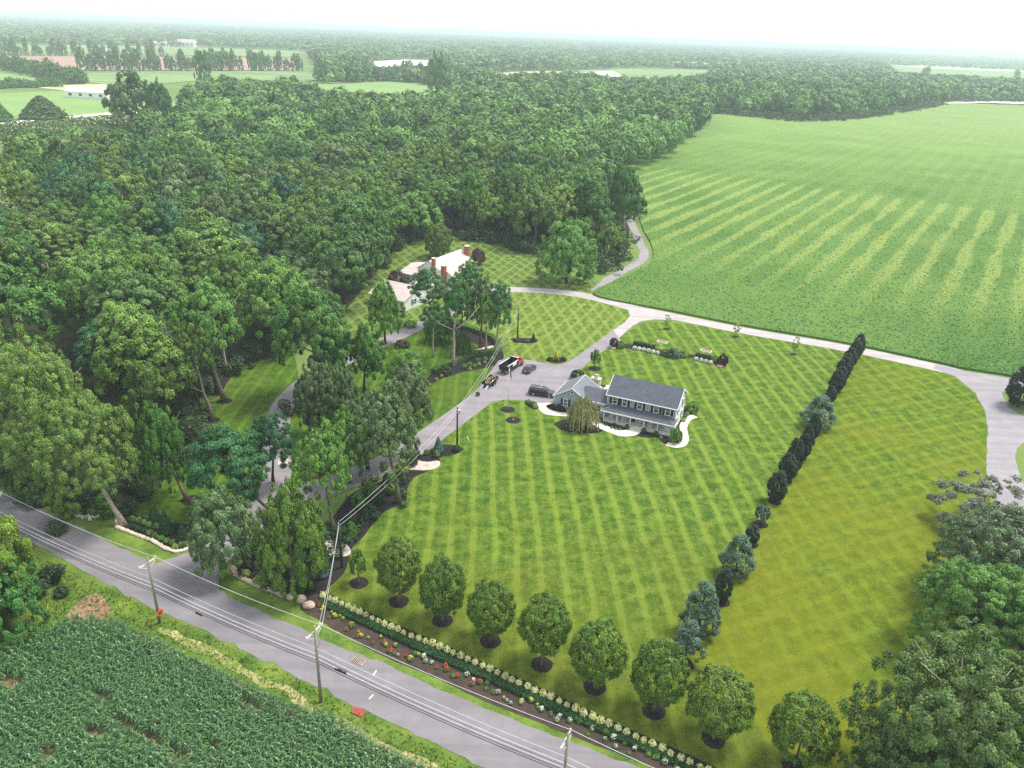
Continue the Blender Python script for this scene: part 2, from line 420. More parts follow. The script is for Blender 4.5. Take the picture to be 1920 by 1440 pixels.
def t_lobed(rng, n, size, nl=13, sub=13, lobe=.40, lump=.115, zs=.8, flat=.7, spread=.62):
    """lobes round the stem, each covered with leaf sprays: deep gaps between the lobes"""
    d = fib(nl, rng, -.4); d = unit(d + rng.normal(size=d.shape) * .2)
    cl = d * (spread * (.85 + .3 * rng.random((nl, 1)))); cl[:, 2] *= zs
    cl = np.vstack([cl, [[0, 0, .25 * zs]]]); lr = lobe * (.75 + .5 * rng.random(len(cl)))
    cen, rad = [], []
    for c, r in zip(cl, lr):
        e = fib(sub, rng, -.6); e = unit(e + rng.normal(size=e.shape) * .3)
        ok = (e @ (c / (np.linalg.norm(c) + 1e-6))) > -.45; e = e[ok]
        cen.append(c + e * r * (.8 + .35 * rng.random((len(e), 1))) * np.array([1, 1, .85]))
        q = lump * (.6 + .8 * rng.random(len(e))); rad.append(np.stack([q, q, q * flat], 1))
    V, t = leaves(rng, np.vstack(cen), np.vstack(rad), n, size, wd=.9, wr=.8, wu=.55, wn=.42, shell=.15, ctr=(0, 0, -.25), cut=-.5)
    return V, t

def t_ball(rng, n, size):
    d = fib(150, rng, -.95); d = unit(d + rng.normal(size=d.shape) * .07)
    cen = d * (.86 + .07 * rng.normal(size=(150, 1)))
    cen[:, :2] *= (1 - .22 * np.clip(cen[:, 2:], 0, 1)) 
    r = .15 * (.7 + .6 * rng.random(150)); rad = np.stack([r, r, r], 1)
    V, t = leaves(rng, cen, rad, n, size, wu=.5, wr=.9, shell=.2)
    return V, t

def t_locust(rng, n, size):
    nc = 26; d = fib(nc, rng, -.2); d = unit(d + rng.normal(size=d.shape) * .25)
    cen = d * (.62 + .3 * rng.random((nc, 1))); cen[:, 2] *= .75
    r = .34 * (.7 + .5 * rng.random(nc)); rad = np.stack([r, r, r * .42], 1)
    V, t = leaves(rng, cen, rad, n, size, wu=1.0, wr=.3, shell=.3, asp=.4)
    return V, t

def t_evergreen(rng, n, size):
    nc = 120; z = rng.random(nc); a = rng.random(nc) * 6.283
    pr = np.sin(np.pi * (z * .9 + .06)) ** .65 * (1 - .35 * z)
    cen = np.stack([np.cos(a) * pr * .8, np.sin(a) * pr * .8, z * 2.4], 1)
    r = .2 * (.7 + .6 * rng.random(nc)); rad = np.stack([r, r, r * 1.2], 1)
    V, t = leaves(rng, cen, rad, n, size, wu=.6, wr=.7, shell=.3, ctr=(0, 0, .9))
    return V, t

def t_spruce(rng, n, size):
    nc = 80; z = rng.random(nc) ** 1.2; a = rng.random(nc) * 6.283
    pr = (1 - z) ** .55 * (.75 + .3 * rng.random(nc)); pr[z < .12] *= .85
    cen = np.stack([np.cos(a) * pr * .85, np.sin(a) * pr * .85, z * 1.7], 1)
    r = .19 * (.7 + .6 * rng.random(nc)); rad = np.stack([r, r, r * .85], 1)
    V, t = leaves(rng, cen, rad, n, size, wu=.9, wr=.7, shell=.45, ctr=(0, 0, .4))
    return V, t

def t_cone(rng, n, size):
    z = 1 - np.sqrt(rng.random(n)); a = rng.random(n) * 6.283
    pr = (1 - z) ** .8 * (1 + .07 * rng.normal(size=n)) * np.minimum(1, .6 + z * 5)
    pos = np.stack([np.cos(a) * pr, np.sin(a) * pr, z * 2.2], 1)
    nrm = unit(np.stack([np.cos(a), np.sin(a), np.full(n, .5)], 1) + rng.normal(size=(n, 3)) * .5)
    t = unit(np.cross(nrm, rng.normal(size=(n, 3)))); b = np.cross(nrm, t); s = (size * (.6 + .8 * rng.random(n)))[:, None]
    return np.stack([pos - t * s, pos - b * s * .6, pos + t * s, pos + b * s * .6], 1), rng.random(n)

def t_willow(rng, n, size):
    ns = 260; d = fib(ns, rng, .05); d = unit(d + rng.normal(size=d.shape) * .12)
    top = d * (.55 + .45 * rng.random((ns, 1))); top[:, 2] = top[:, 2] * .75 + .35
    ln = .35 + .75 * rng.random(ns) * np.hypot(top[:, 0], top[:, 1])
    i = rng.integers(0, ns, n); u = rng.random(n)
    pos = top[i].copy(); pos[:, 2] -= u * ln[i]; pos[:, :2] *= (1 + .22 * np.sin(u * 2.2))[:, None]
    pos += rng.normal(size=(n, 3)) * .022
    pos[:, 2] = np.maximum(pos[:, 2], -.35)
    o = unit(pos * np.array([1, 1, .6]) + 1e-6)
    nrm = unit(o + rng.normal(size=(n, 3)) * .5)
    t = unit(np.array([0, 0, -1.]) + .35 * o + rng.normal(size=(n, 3)) * .2); b = unit(np.cross(nrm, t)); s = (size * (.7 + .7 * rng.random(n)))[:, None]
    ct = rng.random(ns)
    return np.stack([pos - t * s, pos - b * s * .3, pos + t * s, pos + b * s * .3], 1), np.clip(.6 * ct[i] + .4 * rng.random(n), 0, 1)

def t_sparse(rng, n, size):
    nc = 30; d = unit(rng.normal(size=(nc, 3))); cen = d * (.3 + .6 * rng.random((nc, 1)))
    r = .22 * (.5 + .6 * rng.random(nc)); rad = np.stack([r, r, r * .6], 1)
    return leaves(rng, cen, rad, n, size, wu=.7)

def t_shrub(rng, n, size):
    nc = 34; d = fib(nc, rng, -.3); d = unit(d + rng.normal(size=d.shape) * .15)
    cen = d * (.74 + .12 * rng.random((nc, 1))); cen[:, 2] *= .8
    r = .26 * (.7 + .5 * rng.random(nc)); rad = np.stack([r, r, r * .9], 1)
    return leaves(rng, cen, rad, n, size, wu=.6, wr=.6, shell=.4)

CROWN = {}
def make_crowns(kind, fn, cnt, *a, **k):
    L = []
    for i in range(cnt):
        V, t = fn(np.random.default_rng(hash_seed(kind, i)), *a, **k)
        L.append((norm_crown(V), t, quads_mesh(kind + '_crown', norm_crown(V), FO['mid'], t)))
    CROWN[kind] = L
def hash_seed(s, i): return sum((j + 1) * ord(c) for j, c in enumerate(s)) * 31 + i * 977
make_crowns('broad', t_lobed, 5, 22000, .032, 17, 14, .36, .11)
make_crowns('fine', t_lobed, 5, 42000, .0215, 24, 18, .30, .080, .8, .75, .60)
make_crowns('huge', t_lobed, 3, 95000, .0112, 40, 30, .24, .050)
make_crowns('wood', t_lobed, 9, 11500, .043, 14, 13, .40, .125)
make_crowns('airy', t_lobed, 4, 10000, .029, 13, 8, .34, .10, 1.0, .6, .66)
make_crowns('ball', t_ball, 3, 15000, .036)
make_crowns('locust', t_lobed, 4, 26000, .027, 16, 11, .38, .15, .75, .42, .62)
make_crowns('evergreen', t_evergreen, 4, 9000, .062)
make_crowns('spruce', t_spruce, 3, 9000, .045)
make_crowns('cone', t_cone, 2, 2600, .10)
make_crowns('willow', t_willow, 2, 9000, .06)
make_crowns('sparse', t_sparse, 2, 700, .09)
make_crowns('shrub', t_shrub, 4, 1500, .11)
make_crowns('smallshrub', t_shrub, 3, 420, .19)

def trunk_mesh(seed, h0=.42, nl=6, r=.019, spread=.26, bare=False):
    rg = random.Random(seed); b = MB()
    pts, rad = [], []
    x = y = 0
    for i in range(7):
        t = i / 6; pts.append((x, y, t * .86)); rad.append(r * (1.45 if i == 0 else 1 - .8 * t))
        x += rg.uniform(-.012, .012); y += rg.uniform(-.012, .012)
    b.tube(pts, rad, 8)
    for i in range(nl):
        t = rg.uniform(h0, .78); k = int(t / .86 * 6); a = i * 2.4 + rg.uniform(-.4, .4); ln = spread * rg.uniform(.6, 1.1)
        p = Vector(pts[k]); e = p + Vector((math.cos(a) * ln, math.sin(a) * ln, ln * rg.uniform(.5, 1.1)))
        mid = p.lerp(e, .5) + Vector((rg.uniform(-.02, .02), rg.uniform(-.02, .02), -.015))
        rr = r * (.55 - .3 * t); b.tube([p, mid, e], [rr, rr * .7, rr * .25], 5)
        if bare or i % 2 == 0:
            for q in range(3 if bare else 1):
                e2 = e + Vector((rg.uniform(-.1, .1), rg.uniform(-.1, .1), rg.uniform(.02, .12)))
                b.tube([mid.lerp(e, .4 + .2 * q), e2], [rr * .45, rr * .1], 4)
    return b.mesh('trunk', MT['bark'])
TRUNK = [trunk_mesh(i) for i in range(5)]
TRUNK_THIN = [trunk_mesh(20 + i, .5, 5, .013, .2) for i in range(3)]
TRUNK_STEM = [trunk_mesh(40 + i, .3, 5, .030, .22) for i in range(2)]
TRUNK_BARE = [trunk_mesh(60 + i, .35, 9, .016, .28, True) for i in range(3)]

def setmat(o, m):
    o.material_slots[0].link = 'OBJECT'; o.material_slots[0].material = m

def tree(name, label, base, h, wd, crown='broad', leaf='mid', cb=.3, bark='bark', lean=(0, 0), group=None, trunk=None, cat='tree', wy=None, rz=None, tlean=None):
    """a tree at base (metres), height h, crown width wd, crown from cb*h up; the crown may stand off the foot by lean"""
    o = thing(name, label, cat, base, 0, group)
    k = rnd.randrange(len(CROWN[crown]))
    c = link(bpy.data.objects.new('crown', CROWN[crown][k][2]), o); setmat(c, FO[leaf])
    c.location = (lean[0], lean[1], h * cb); c.scale = (wd / 2, (wy or wd) / 2, h * (1 - cb)); c.rotation_euler.z = rnd.uniform(0, 6.28) if rz is None else rz
    tr = trunk or TRUNK
    t = link(bpy.data.objects.new('trunk', tr[rnd.randrange(len(tr))]), o); setmat(t, MT[bark])
    t.scale = (h * .96,) * 3; t.rotation_euler = (-math.atan2(lean[1], h * .6), math.atan2(lean[0], h * .6), 0)
    return o

def ptree(name, label, b, top, w, *a, **k):
    """surveyed tree: foot and top positions and crown width from the picture"""
    lean = k.pop('leanpx', 0)
    h = hgt(b, (b[0] + lean, top)); g = G(*b); s = wid(b, 1.0)
    if lean: k['lean'] = (lean * s, 0)
    return tree(name, label, g, h, w * s * (1 - .45 * h / CAM_H), *a, **k)

def shrub(name, label, g, wd, h, leaf='shrub', crown='smallshrub', group=None, cat='shrub'):
    k = rnd.randrange(len(CROWN[crown])); o = link(bpy.data.objects.new(name, CROWN[crown][k][2])); setmat(o, FO[leaf])
    o.location = g; o.scale = (wd / 2, wd / 2, h); o.rotation_euler.z = rnd.uniform(0, 6.28)
    return tag(o, label, cat, group)

# ------------------------------------------------------------------ ground sheets
def smooth_loop(pts, closed=True, sub=6):
    out, n = [], len(pts)
    for i in range(n if closed else n - 1):
        p = [np.array(pts[(i + k) % n] if closed else pts[min(max(i + k, 0), n - 1)], float) for k in (-1, 0, 1, 2)]
        for j in range(sub):
            t = j / sub
            out.append(.5 * (2 * p[1] + (p[2] - p[0]) * t + (2 * p[0] - 5 * p[1] + 4 * p[2] - p[3]) * t * t + (3 * p[1] - p[0] - 3 * p[2] + p[3]) * t ** 3))
    if not closed: out.append(np.array(pts[-1], float))
    return out

def sheet(name, px, z, mat, smooth=True, jit=0.0, world=False, label=None):
    pts = [(p[0], p[1]) for p in px] if world else [tuple(G(*p)[:2]) for p in px]
    if smooth: pts = smooth_loop(pts)
    if jit:
        q = []
        for a, b in zip(pts, list(pts[1:]) + [pts[0]]):
            a, b = np.array(a), np.array(b); k = max(1, int(np.linalg.norm(b - a) / 1.2))
            q += [a + (b - a) * i / k + NP.normal(size=2) * jit for i in range(k)]
        pts = q
    V = [Vector((p[0], p[1], z)) for p in pts]
    tris = tessellate_polygon([V])
    b = MB(); fs = []
    for t in tris:
        a, c, e = (V[i] for i in t)
        fs.append(tuple(t) if (c - a).cross(e - a).z > 0 else tuple(t)[::-1])
    b.add(V, fs)
    return tag(b.build(name, MT[mat] if isinstance(mat, str) else mat), label, None, None, 'structure')

def ribbon_pts(px, width, world=False):
    pts = smooth_loop([(p[0], p[1]) for p in px] if world else [tuple(G(*p)[:2]) for p in px], False)
    L, Rr = [], []
    for i, p in enumerate(pts):
        t = pts[min(i + 1, len(pts) - 1)] - pts[max(i - 1, 0)]; t = t / np.linalg.norm(t); n = np.array([-t[1], t[0]])
        wv = width if not hasattr(width, '__len__') else width[0] + (width[1] - width[0]) * i / (len(pts) - 1)
        L.append(p + n * wv / 2); Rr.append(p - n * wv / 2)
    return L, Rr

def ribbon(name, px, width, z, mat, jit=0.0, label=None, world=False):
    L, Rr = ribbon_pts(px, width, world)
    if jit: L = [p + NP.normal(size=2) * jit for p in L]; Rr = [p + NP.normal(size=2) * jit for p in Rr]
    b = MB(); n = len(L)
    b.add([(p[0], p[1], z) for p in L] + [(p[0], p[1], z) for p in Rr], [(i, n + i, n + i + 1, i + 1) for i in range(n - 1)])
    return tag(b.build(name, MT[mat]), label, None, None, 'structure')

def disc_sheet(name, g, rx, z, mat, ry=None, jit=.06):
    pts = [(g.x + math.cos(a) * rx * (1 + rnd.uniform(-jit, jit)), g.y + math.sin(a) * (ry or rx) * (1 + rnd.uniform(-jit, jit))) for a in [i * 2 * math.pi / 22 for i in range(22)]]
    return sheet(name, pts, z, mat, False, 0, True)

def inside(pts, poly):
    x, y = pts[:, 0], pts[:, 1]; r = np.zeros(len(pts), bool); n = len(poly)
    for i in range(n):
        (x1, y1), (x2, y2) = poly[i], poly[(i + 1) % n]
        c = ((y1 > y) != (y2 > y)) & (x < (x2 - x1) * (y - y1) / (y2 - y1 + 1e-12) + x1)
        r ^= c
    return r
def gpoly(px, z=0.0): return [tuple(G(*p, z)[:2]) for p in px]
# ------------------------------------------------------------------ the ground
sheet('ground', [(-18000, -40), (18000, -40), (18000, 26000), (-18000, 26000)], 0, 'ground', False, 0, True, 'rough grassland reaching to the horizon')
sheet('verge', [(-80, 830), (0, 880), (170, 940), (330, 1040), (440, 1080), (700, 1180), (1000, 1330), (1250, 1430), (1500, 1560), (700, 1560), (-400, 1560), (-400, 1000)], .004, 'verge', True, 0, False, 'grass verge along the road')
# lawns
sheet('lawn', [(600, 1112), (660, 1000), (757, 857), (873, 777), (943, 750), (1039, 757), (1074, 708), (1158, 635), (1209, 602), (1340, 611), (1587, 657), (1749, 692), (1800, 720), (1830, 880), (1640, 1180), (1560, 1560), (1440, 1500), (1200, 1379), (910, 1245), (700, 1152)], .012, 'lawn', False, 0, False, 'striped front lawn round the blue house')
sheet('side_lawn', [(1611, 663), (1680, 677), (1749, 692), (1790, 706), (1828, 738), (1848, 770), (1852, 800), (1849, 882), (1880, 1100), (1960, 1560), (1560, 1560), (1400, 1330), (1290, 1225), (1380, 1075), (1452, 940)], .016, 'lawn_side', False, 0, False, 'yellowish side lawn beyond the evergreen row')
sheet('north_lawn', [(950, 546), (1041, 551), (1114, 562), (1165, 575), (1181, 583), (1183, 592), (1176, 602), (1077, 671), (1059, 682), (1040, 684), (1023, 681), (979, 673), (950, 673), (935, 668), (920, 640), (900, 618), (850, 590), (860, 565)], .012, 'lawn_north', False, 0, False, 'cross-mown lawn between the driveways')
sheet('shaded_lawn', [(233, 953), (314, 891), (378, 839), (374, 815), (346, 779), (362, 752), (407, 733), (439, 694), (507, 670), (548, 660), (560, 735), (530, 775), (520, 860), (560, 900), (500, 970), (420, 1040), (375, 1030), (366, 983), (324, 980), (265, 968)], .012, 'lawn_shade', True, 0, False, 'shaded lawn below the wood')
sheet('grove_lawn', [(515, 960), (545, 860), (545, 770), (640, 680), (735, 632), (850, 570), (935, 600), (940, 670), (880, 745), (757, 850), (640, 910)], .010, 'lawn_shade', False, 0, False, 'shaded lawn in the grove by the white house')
sheet('back_lawn', [(600, 640), (690, 530), (740, 470), (800, 440), (900, 445), (1000, 470), (1085, 500), (1125, 540), (1114, 556), (1041, 545), (950, 541), (860, 566), (760, 620), (660, 665)], .008, 'lawn_back', False, 0, False, 'cross-mown lawn behind the white house')
# forest floor
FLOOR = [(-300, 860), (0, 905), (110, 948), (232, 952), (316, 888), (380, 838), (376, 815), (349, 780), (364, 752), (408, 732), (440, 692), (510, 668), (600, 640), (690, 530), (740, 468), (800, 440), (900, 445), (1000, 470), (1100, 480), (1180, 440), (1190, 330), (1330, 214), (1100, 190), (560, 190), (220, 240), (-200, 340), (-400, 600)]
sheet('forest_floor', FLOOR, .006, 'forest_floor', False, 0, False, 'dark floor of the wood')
# roads
far_edge = [(-160, 838), (0, 917), (37, 934), (120, 976), (165, 996), (212, 1020), (250, 1039), (295, 1058), (415, 1111), (475, 1140), (560, 1177), (640, 1214), (710, 1242), (785, 1276), (910, 1329), (1040, 1379), (1198, 1440), (1420, 1530)]
near_edge = [(1160, 1540), (910, 1440), (747, 1362), (685, 1332), (610, 1297), (560, 1270), (480, 1232), (375, 1180), (300, 1147), (212, 1102), (125, 1053), (65, 1020), (0, 986), (-230, 868)]
sheet('road', far_edge + near_edge, .03, 'road', False, .14, False, 'grey country road')
sheet('roadside_dirt', [(40, 1225), (110, 1175), (150, 1125), (190, 1115), (205, 1150), (170, 1170), (110, 1195)], .012, 'dirt', True, .1, False, 'bare dirt patch beside the corn')
sheet('dry_strip', [(300, 1175), (420, 1225), (560, 1303), (690, 1372), (800, 1425), (860, 1460), (800, 1470), (720, 1410), (600, 1340), (470, 1270), (330, 1200)], .010, 'verge_dry', True, .25, False, 'dry strip between road and corn')
for a, c in (((706, 1257), (700, 1266)), ((700, 1303), (692, 1311))):
    p, q = G(*a), G(*c); n = (q - p).normalized().cross(Vector((0, 0, 1))) * .08
    b = MB(); b.add([p - n + Vector((0, 0, .036)), p + n + Vector((0, 0, .036)), q + n + Vector((0, 0, .036)), q - n + Vector((0, 0, .036))], [(0, 1, 2, 3)] if n.cross(q - p).z > 0 else [(3, 2, 1, 0)])
    tag(b.build('road_marking', MT['line']), 'short white tick painted on the road', None, 'ticks painted on the road', 'structure')
# drives
sheet('driveway_mouth', [(290, 1057), (330, 1044), (362, 1033), (385, 1014), (470, 960), (500, 985), (430, 1028), (411, 1050), (408, 1080), (412, 1111), (425, 1120)], .026, 'drive', False, .05, False, 'flared mouth of the driveway')
ribbon('driveway', [(385, 1050), (440, 1000), (505, 950), (570, 925), (640, 903), (700, 880), (765, 846), (828, 802), (890, 757), (915, 735)], (6.5, 5.2), .022, 'drive', .03, 'driveway climbing from the road to the parking court')
ribbon('side_driveway', [(500, 950), (520, 890), (516, 820), (535, 755), (590, 705), (680, 660), (762, 622), (840, 585), (870, 560)], 4.6, .018, 'drive', .03, 'driveway branch to the white house')
sheet('parking_court', [(886, 742), (895, 730), (935, 676), (950, 673), (979, 673), (1023, 681), (1040, 684), (1059, 682), (1077, 671), (1150, 619), (1165, 640), (1114, 668), (1092, 690), (1074, 708), (1060, 733), (1046, 768), (1008, 758), (979, 750), (943, 750), (910, 756)], .028, 'drive', False, .03, False, 'asphalt parking court beside the blue house')
ribbon('lane', [(880, 552), (950, 543), (1041, 547), (1114, 558), (1190, 578), (1260, 593), (1400, 621), (1587, 653), (1760, 690), (1800, 701)], 5.0, .024, 'lane', .03, 'pale lane along the crop field')
sheet('lane_fork', [(1150, 619), (1172, 604), (1181, 592), (1178, 582), (1240, 585), (1300, 601), (1225, 599), (1200, 603), (1185, 612), (1160, 634)], .032, 'lane', False, .03, False, 'fork where the driveway meets the lane')
sheet('gravel_lane', [(1755, 683), (1801, 695), (1850, 702), (1890, 709), (1990, 715), (1990, 742), (1890, 727), (1878, 737), (1888, 760), (1908, 776), (1930, 785), (1990, 800), (1990, 826), (1922, 828), (1906, 842), (1903, 862), (1912, 890), (1935, 960), (1990, 1080), (1940, 1120), (1890, 1000), (1849, 882), (1852, 800), (1847, 770), (1828, 737), (1792, 706), (1750, 692)], .034, 'gravel_lane', False, .08, False, 'grey gravel lane forking at the right')
ribbon('field_track', [(1118, 545), (1140, 525), (1172, 506), (1200, 490), (1208, 478), (1198, 450), (1184, 420), (1170, 395)], 3.2, .012, 'gravel_lane', .2, 'gravel track round the big field tree')
# concrete walk, beds
sheet('walk', [(1006, 757), (1010, 766), (1024, 777), (1062, 781), (1090, 784), (1113, 797), (1128, 805), (1146, 812), (1164, 818), (1187, 817), (1199, 812), (1203, 806), (1190, 802), (1166, 807), (1148, 803), (1134, 796), (1112, 786), (1090, 776), (1064, 774), (1044, 772), (1030, 767), (1024, 761), (1034, 756)], .032, 'walk', True, 0, False, 'curving white concrete walk')
ribbon('side_walk', [(1303, 780), (1290, 785), (1284, 793), (1281, 803), (1283, 815), (1284, 824), (1279, 833), (1266, 836), (1250, 832)], 1.5, .036, 'walk', 0, 'white kerb walk at the house corner')
sheet('mulch_bed', [(1193, 816), (1214, 821), (1232, 821), (1245, 832), (1266, 835), (1281, 828), (1280, 800), (1288, 785), (1304, 776), (1298, 764), (1272, 764), (1255, 800), (1225, 800), (1204, 804)], .028, 'mulch', True, 0, False, 'mulch bed round the house corner')
sheet('mulch_bed', [(1023, 761), (1030, 769), (1062, 774), (1066, 764), (1040, 757)], .028, 'mulch', True, 0, False, 'mulch bed below the garage gable')
sheet('mulch_bed', [(1131, 795), (1148, 804), (1166, 808), (1180, 806), (1180, 799), (1135, 786)], .028, 'mulch', True, 0, False, 'mulch bed before the porch')
disc_sheet('mulch_bed', G(1090, 799), 5.2, .028, 'mulch', 3.2)
sheet('mulch_bed', [(984, 751), (990, 763), (1002, 767), (1010, 765), (1004, 754)], .036, 'mulch', True, 0, False, 'small mulch bed beside the walk')
sheet('mulch_bed', [(868, 840), (860, 849), (846, 854), (825, 858), (826, 866), (818, 876), (800, 884), (776, 896), (764, 915), (762, 938), (754, 947), (735, 953), (718, 962), (700, 982), (680, 1008), (660, 1028), (653, 1050), (650, 1064), (640, 1080), (606, 1112), (585, 1135), (560, 1130), (520, 1112), (447, 1080), (437, 1062), (470, 1040), (540, 1030), (610, 985), (660, 925), (720, 900), (780, 858), (830, 834)], .02, 'mulch', True, 0, False, 'black mulch bed between driveway and front lawn')
sheet('flower_bed', [(560, 1138), (600, 1164), (635, 1185), (710, 1227), (810, 1268), (910, 1315), (1040, 1367), (1158, 1413), (1300, 1472), (1430, 1530), (1560, 1530), (1440, 1500), (1340, 1438), (1198, 1375), (1138, 1348), (1040, 1302), (910, 1243), (785, 1189), (685, 1145), (606, 1112)], .024, 'mulch_brown', True, .05, False, 'brown mulch flower bed along the road')
sheet('mulch_bed', [(606, 1112), (685, 1145), (785, 1189), (910, 1243), (1040, 1302), (1138, 1348), (1198, 1375), (1340, 1438), (1440, 1500), (1420, 1505), (1330, 1452), (1190, 1390), (1040, 1319), (910, 1259), (785, 1203), (680, 1157), (603, 1124)], .028, 'mulch', True, 0, False, 'black mulch strip behind the clipped hedge')
sheet('mulch_bed', [(220, 976), (222, 990), (241, 998), (260, 1005), (284, 1014), (312, 1029), (329, 1035), (345, 1032), (362, 1023), (376, 1015), (390, 985), (366, 983), (324, 980), (300, 975), (265, 968), (241, 962)], .024, 'mulch', True, 0, False, 'black mulch bed with clipped balls by the road')
sheet('mulch_bed', [(802, 723), (829, 710), (872, 697), (922, 687), (944, 672), (939, 652), (920, 634), (897, 625), (850, 609), (845, 616), (880, 640), (925, 660), (885, 671), (810, 700)], .024, 'mulch', True, 0, False, 'mulch bed round the clipped garden hedge')
sheet('mulch_bed', [(1143, 650), (1150, 653), (1180, 654), (1225, 661), (1250, 670), (1300, 672), (1330, 679), (1352, 687), (1364, 682), (1360, 675), (1335, 668), (1290, 664), (1250, 658), (1215, 650), (1165, 644), (1146, 643)], .024, 'mulch', True, 0, False, 'curved mulch bed in the back lawn')
sheet('mulch_bed', [(1024, 677), (1040, 681), (1060, 679), (1062, 672), (1045, 669), (1027, 671)], .024, 'mulch', True, 0, False, 'mulch bed round the golden conifer')
sheet('mulch_bed', [(961, 639), (985, 644), (1006, 642), (1004, 635), (962, 634)], .024, 'mulch', True, 0, False, 'mulch bed at the foot of the north pole')
ribbon('mulch_edge', [(233, 952), (270, 922), (314, 889), (378, 838), (377, 815), (350, 780), (366, 750), (408, 731), (440, 691), (507, 668), (560, 640)], 1.6, .02, 'mulch', .1, 'dark mulch edge between wood and lawn')
sheet('gravel_bed', [(745, 866), (775, 862), (800, 866), (822, 864), (825, 872), (815, 879), (795, 882), (770, 881), (742, 884), (728, 892), (720, 884)], .026, 'stone_gravel', True, 0, False, 'pale stone gravel bed beside the driveway')
sheet('gravel_bed', [(598, 992), (607, 987), (617, 996), (622, 1012), (630, 1030), (645, 1020), (657, 1030), (655, 1040), (640, 1044), (618, 1041), (611, 1022)], .026, 'stone_gravel', True, 0, False, 'pale stone gravel bed at the pole foot')
sheet('gravel_bed', [(523, 860), (545, 862), (562, 868), (562, 876), (540, 873), (523, 873)], .026, 'stone_gravel', True, 0, False, 'pale gravel patch between the drives')
sheet('gravel_bed', [(884, 659), (905, 652), (925, 648), (930, 654), (905, 660), (886, 663)], .028, 'stone_gravel', True, 0, False, 'pale gravel patch inside the curved hedge')
sheet('patio', [(1112, 726), (1140, 722), (1165, 735), (1150, 742), (1120, 738)], .03, 'walk', False, 0, False, 'stone patio behind the blue house')

# ------------------------------------------------------------------ crop field at the right
def crop_mat():
    t = NT('crop_canopy')
    a = R(-31)
    n = t.math('ADD', t.math('MULTIPLY', t.noise(.02, 5, .6), .5), t.math('MULTIPLY', t.noise(1.1, 6, .75), .5))
    c = t.mix(t.ramp(n, (.36, 0.), (.64, 1.)), (.070, .175, .028), (.20, .33, .075))
    rot = t.n('ShaderNodeSeparateXYZ', {0: t.mapped(R(32.5), (1, 1, 1))})
    wv = t.math('FRACT', t.math('MULTIPLY', t.math('ADD', rot.outputs['X'], t.math('MULTIPLY', t.noise(.010, 2), 5)), 1 / 9.8))
    wv = t.math('ABSOLUTE', t.math('MULTIPLY_ADD', wv, 2, -1))
    st = t.noise(1, 5, .65, vec=t.mapped(R(32.5), (.05, .016, 1)))
    st2 = t.math('ADD', t.math('MULTIPLY', wv, .46), t.math('MULTIPLY_ADD', st, .62, t.math('MULTIPLY_ADD', t.noise(.5, 4, .7), .3, -.15)))
    sy = t.math('ADD', rot.outputs['Y'], t.math('MULTIPLY', t.noise(.03, 3), 30))
    near = t.ramp(t.math('MULTIPLY', sy, 1 / 1000.), (.235, 0.), (.31, 1.), (.452, 1.), (.462, .22), (1, .15))
    k = t.math('MULTIPLY', t.ramp(st2, (.54, 0.), (.66, 1.)), near)
    c = t.mix(t.math('MULTIPLY', k, .68), c, (.32, .41, .10))
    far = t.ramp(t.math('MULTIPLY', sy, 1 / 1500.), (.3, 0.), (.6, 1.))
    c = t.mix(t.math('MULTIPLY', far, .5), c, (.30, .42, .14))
    t.bump(t.noise(.8, 6, .8), 1.0, .9)
    return t.done(c, .95, .1)
MT['crop'] = crop_mat()
CROP = [(1112, 553), (1190, 572), (1260, 585), (1400, 613), (1587, 645), (1757, 681), (1810, 693), (1887, 705), (1990, 722), (2500, 760), (2500, 215), (1920, 198), (1800, 194), (1765, 196), (1690, 209), (1600, 222), (1500, 227), (1420, 219), (1330, 211), (1308, 236), (1240, 270), (1160, 300), (1150, 330), (1190, 390), (1205, 430), (1222, 462), (1222, 492), (1190, 512), (1150, 530)]
crop_g = gpoly(CROP)
b = MB(); cp = smooth_loop(crop_g, True, 4); n = len(cp)
b.add([(p[0], p[1], .03) for p in cp] + [(p[0], p[1], .55) for p in cp], [(i, (i + 1) % n, n + (i + 1) % n, n + i) for i in range(n)])
V = [Vector((p[0], p[1], .55)) for p in cp]
b.add(V, [tuple(t) if (V[t[1]] - V[t[0]]).cross(V[t[2]] - V[t[0]]).z > 0 else tuple(t)[::-1] for t in tessellate_polygon([V])])
tag(b.build('crop_field', MT['crop']), 'wide green crop field with pale mown streaks', None, None, 'structure')
# rough leaf tops over the nearer crop
pts = NP.uniform((0, 150), (330, 520), (260000, 2)); keep = NP.random(len(pts)) < np.clip((190. / np.maximum(pts[:, 1], 150)) ** 2.2, 0, 1)
pts = pts[keep]; pts = pts[inside(pts, crop_g)]; n = len(pts)
pos = np.column_stack([pts, .55 + .16 * NP.random(n)]); nr = unit(np.array([0, 0, 1.]) + NP.normal(size=(n, 3)) * .55)
t = unit(np.cross(nr, NP.normal(size=(n, 3)))); bb = np.cross(nr, t); s = (.16 + .22 * NP.random(n))[:, None]
o = link(bpy.data.objects.new('crop_leaves', quads_mesh('crop_leaves', np.stack([pos - t * s, pos - bb * s * .6, pos + t * s, pos + bb * s * .6], 1), FO['soy'], NP.random(n) ** 1.3)))
tag(o, 'leafy tops of the low crop beside the lane', 'crop', None, 'stuff')

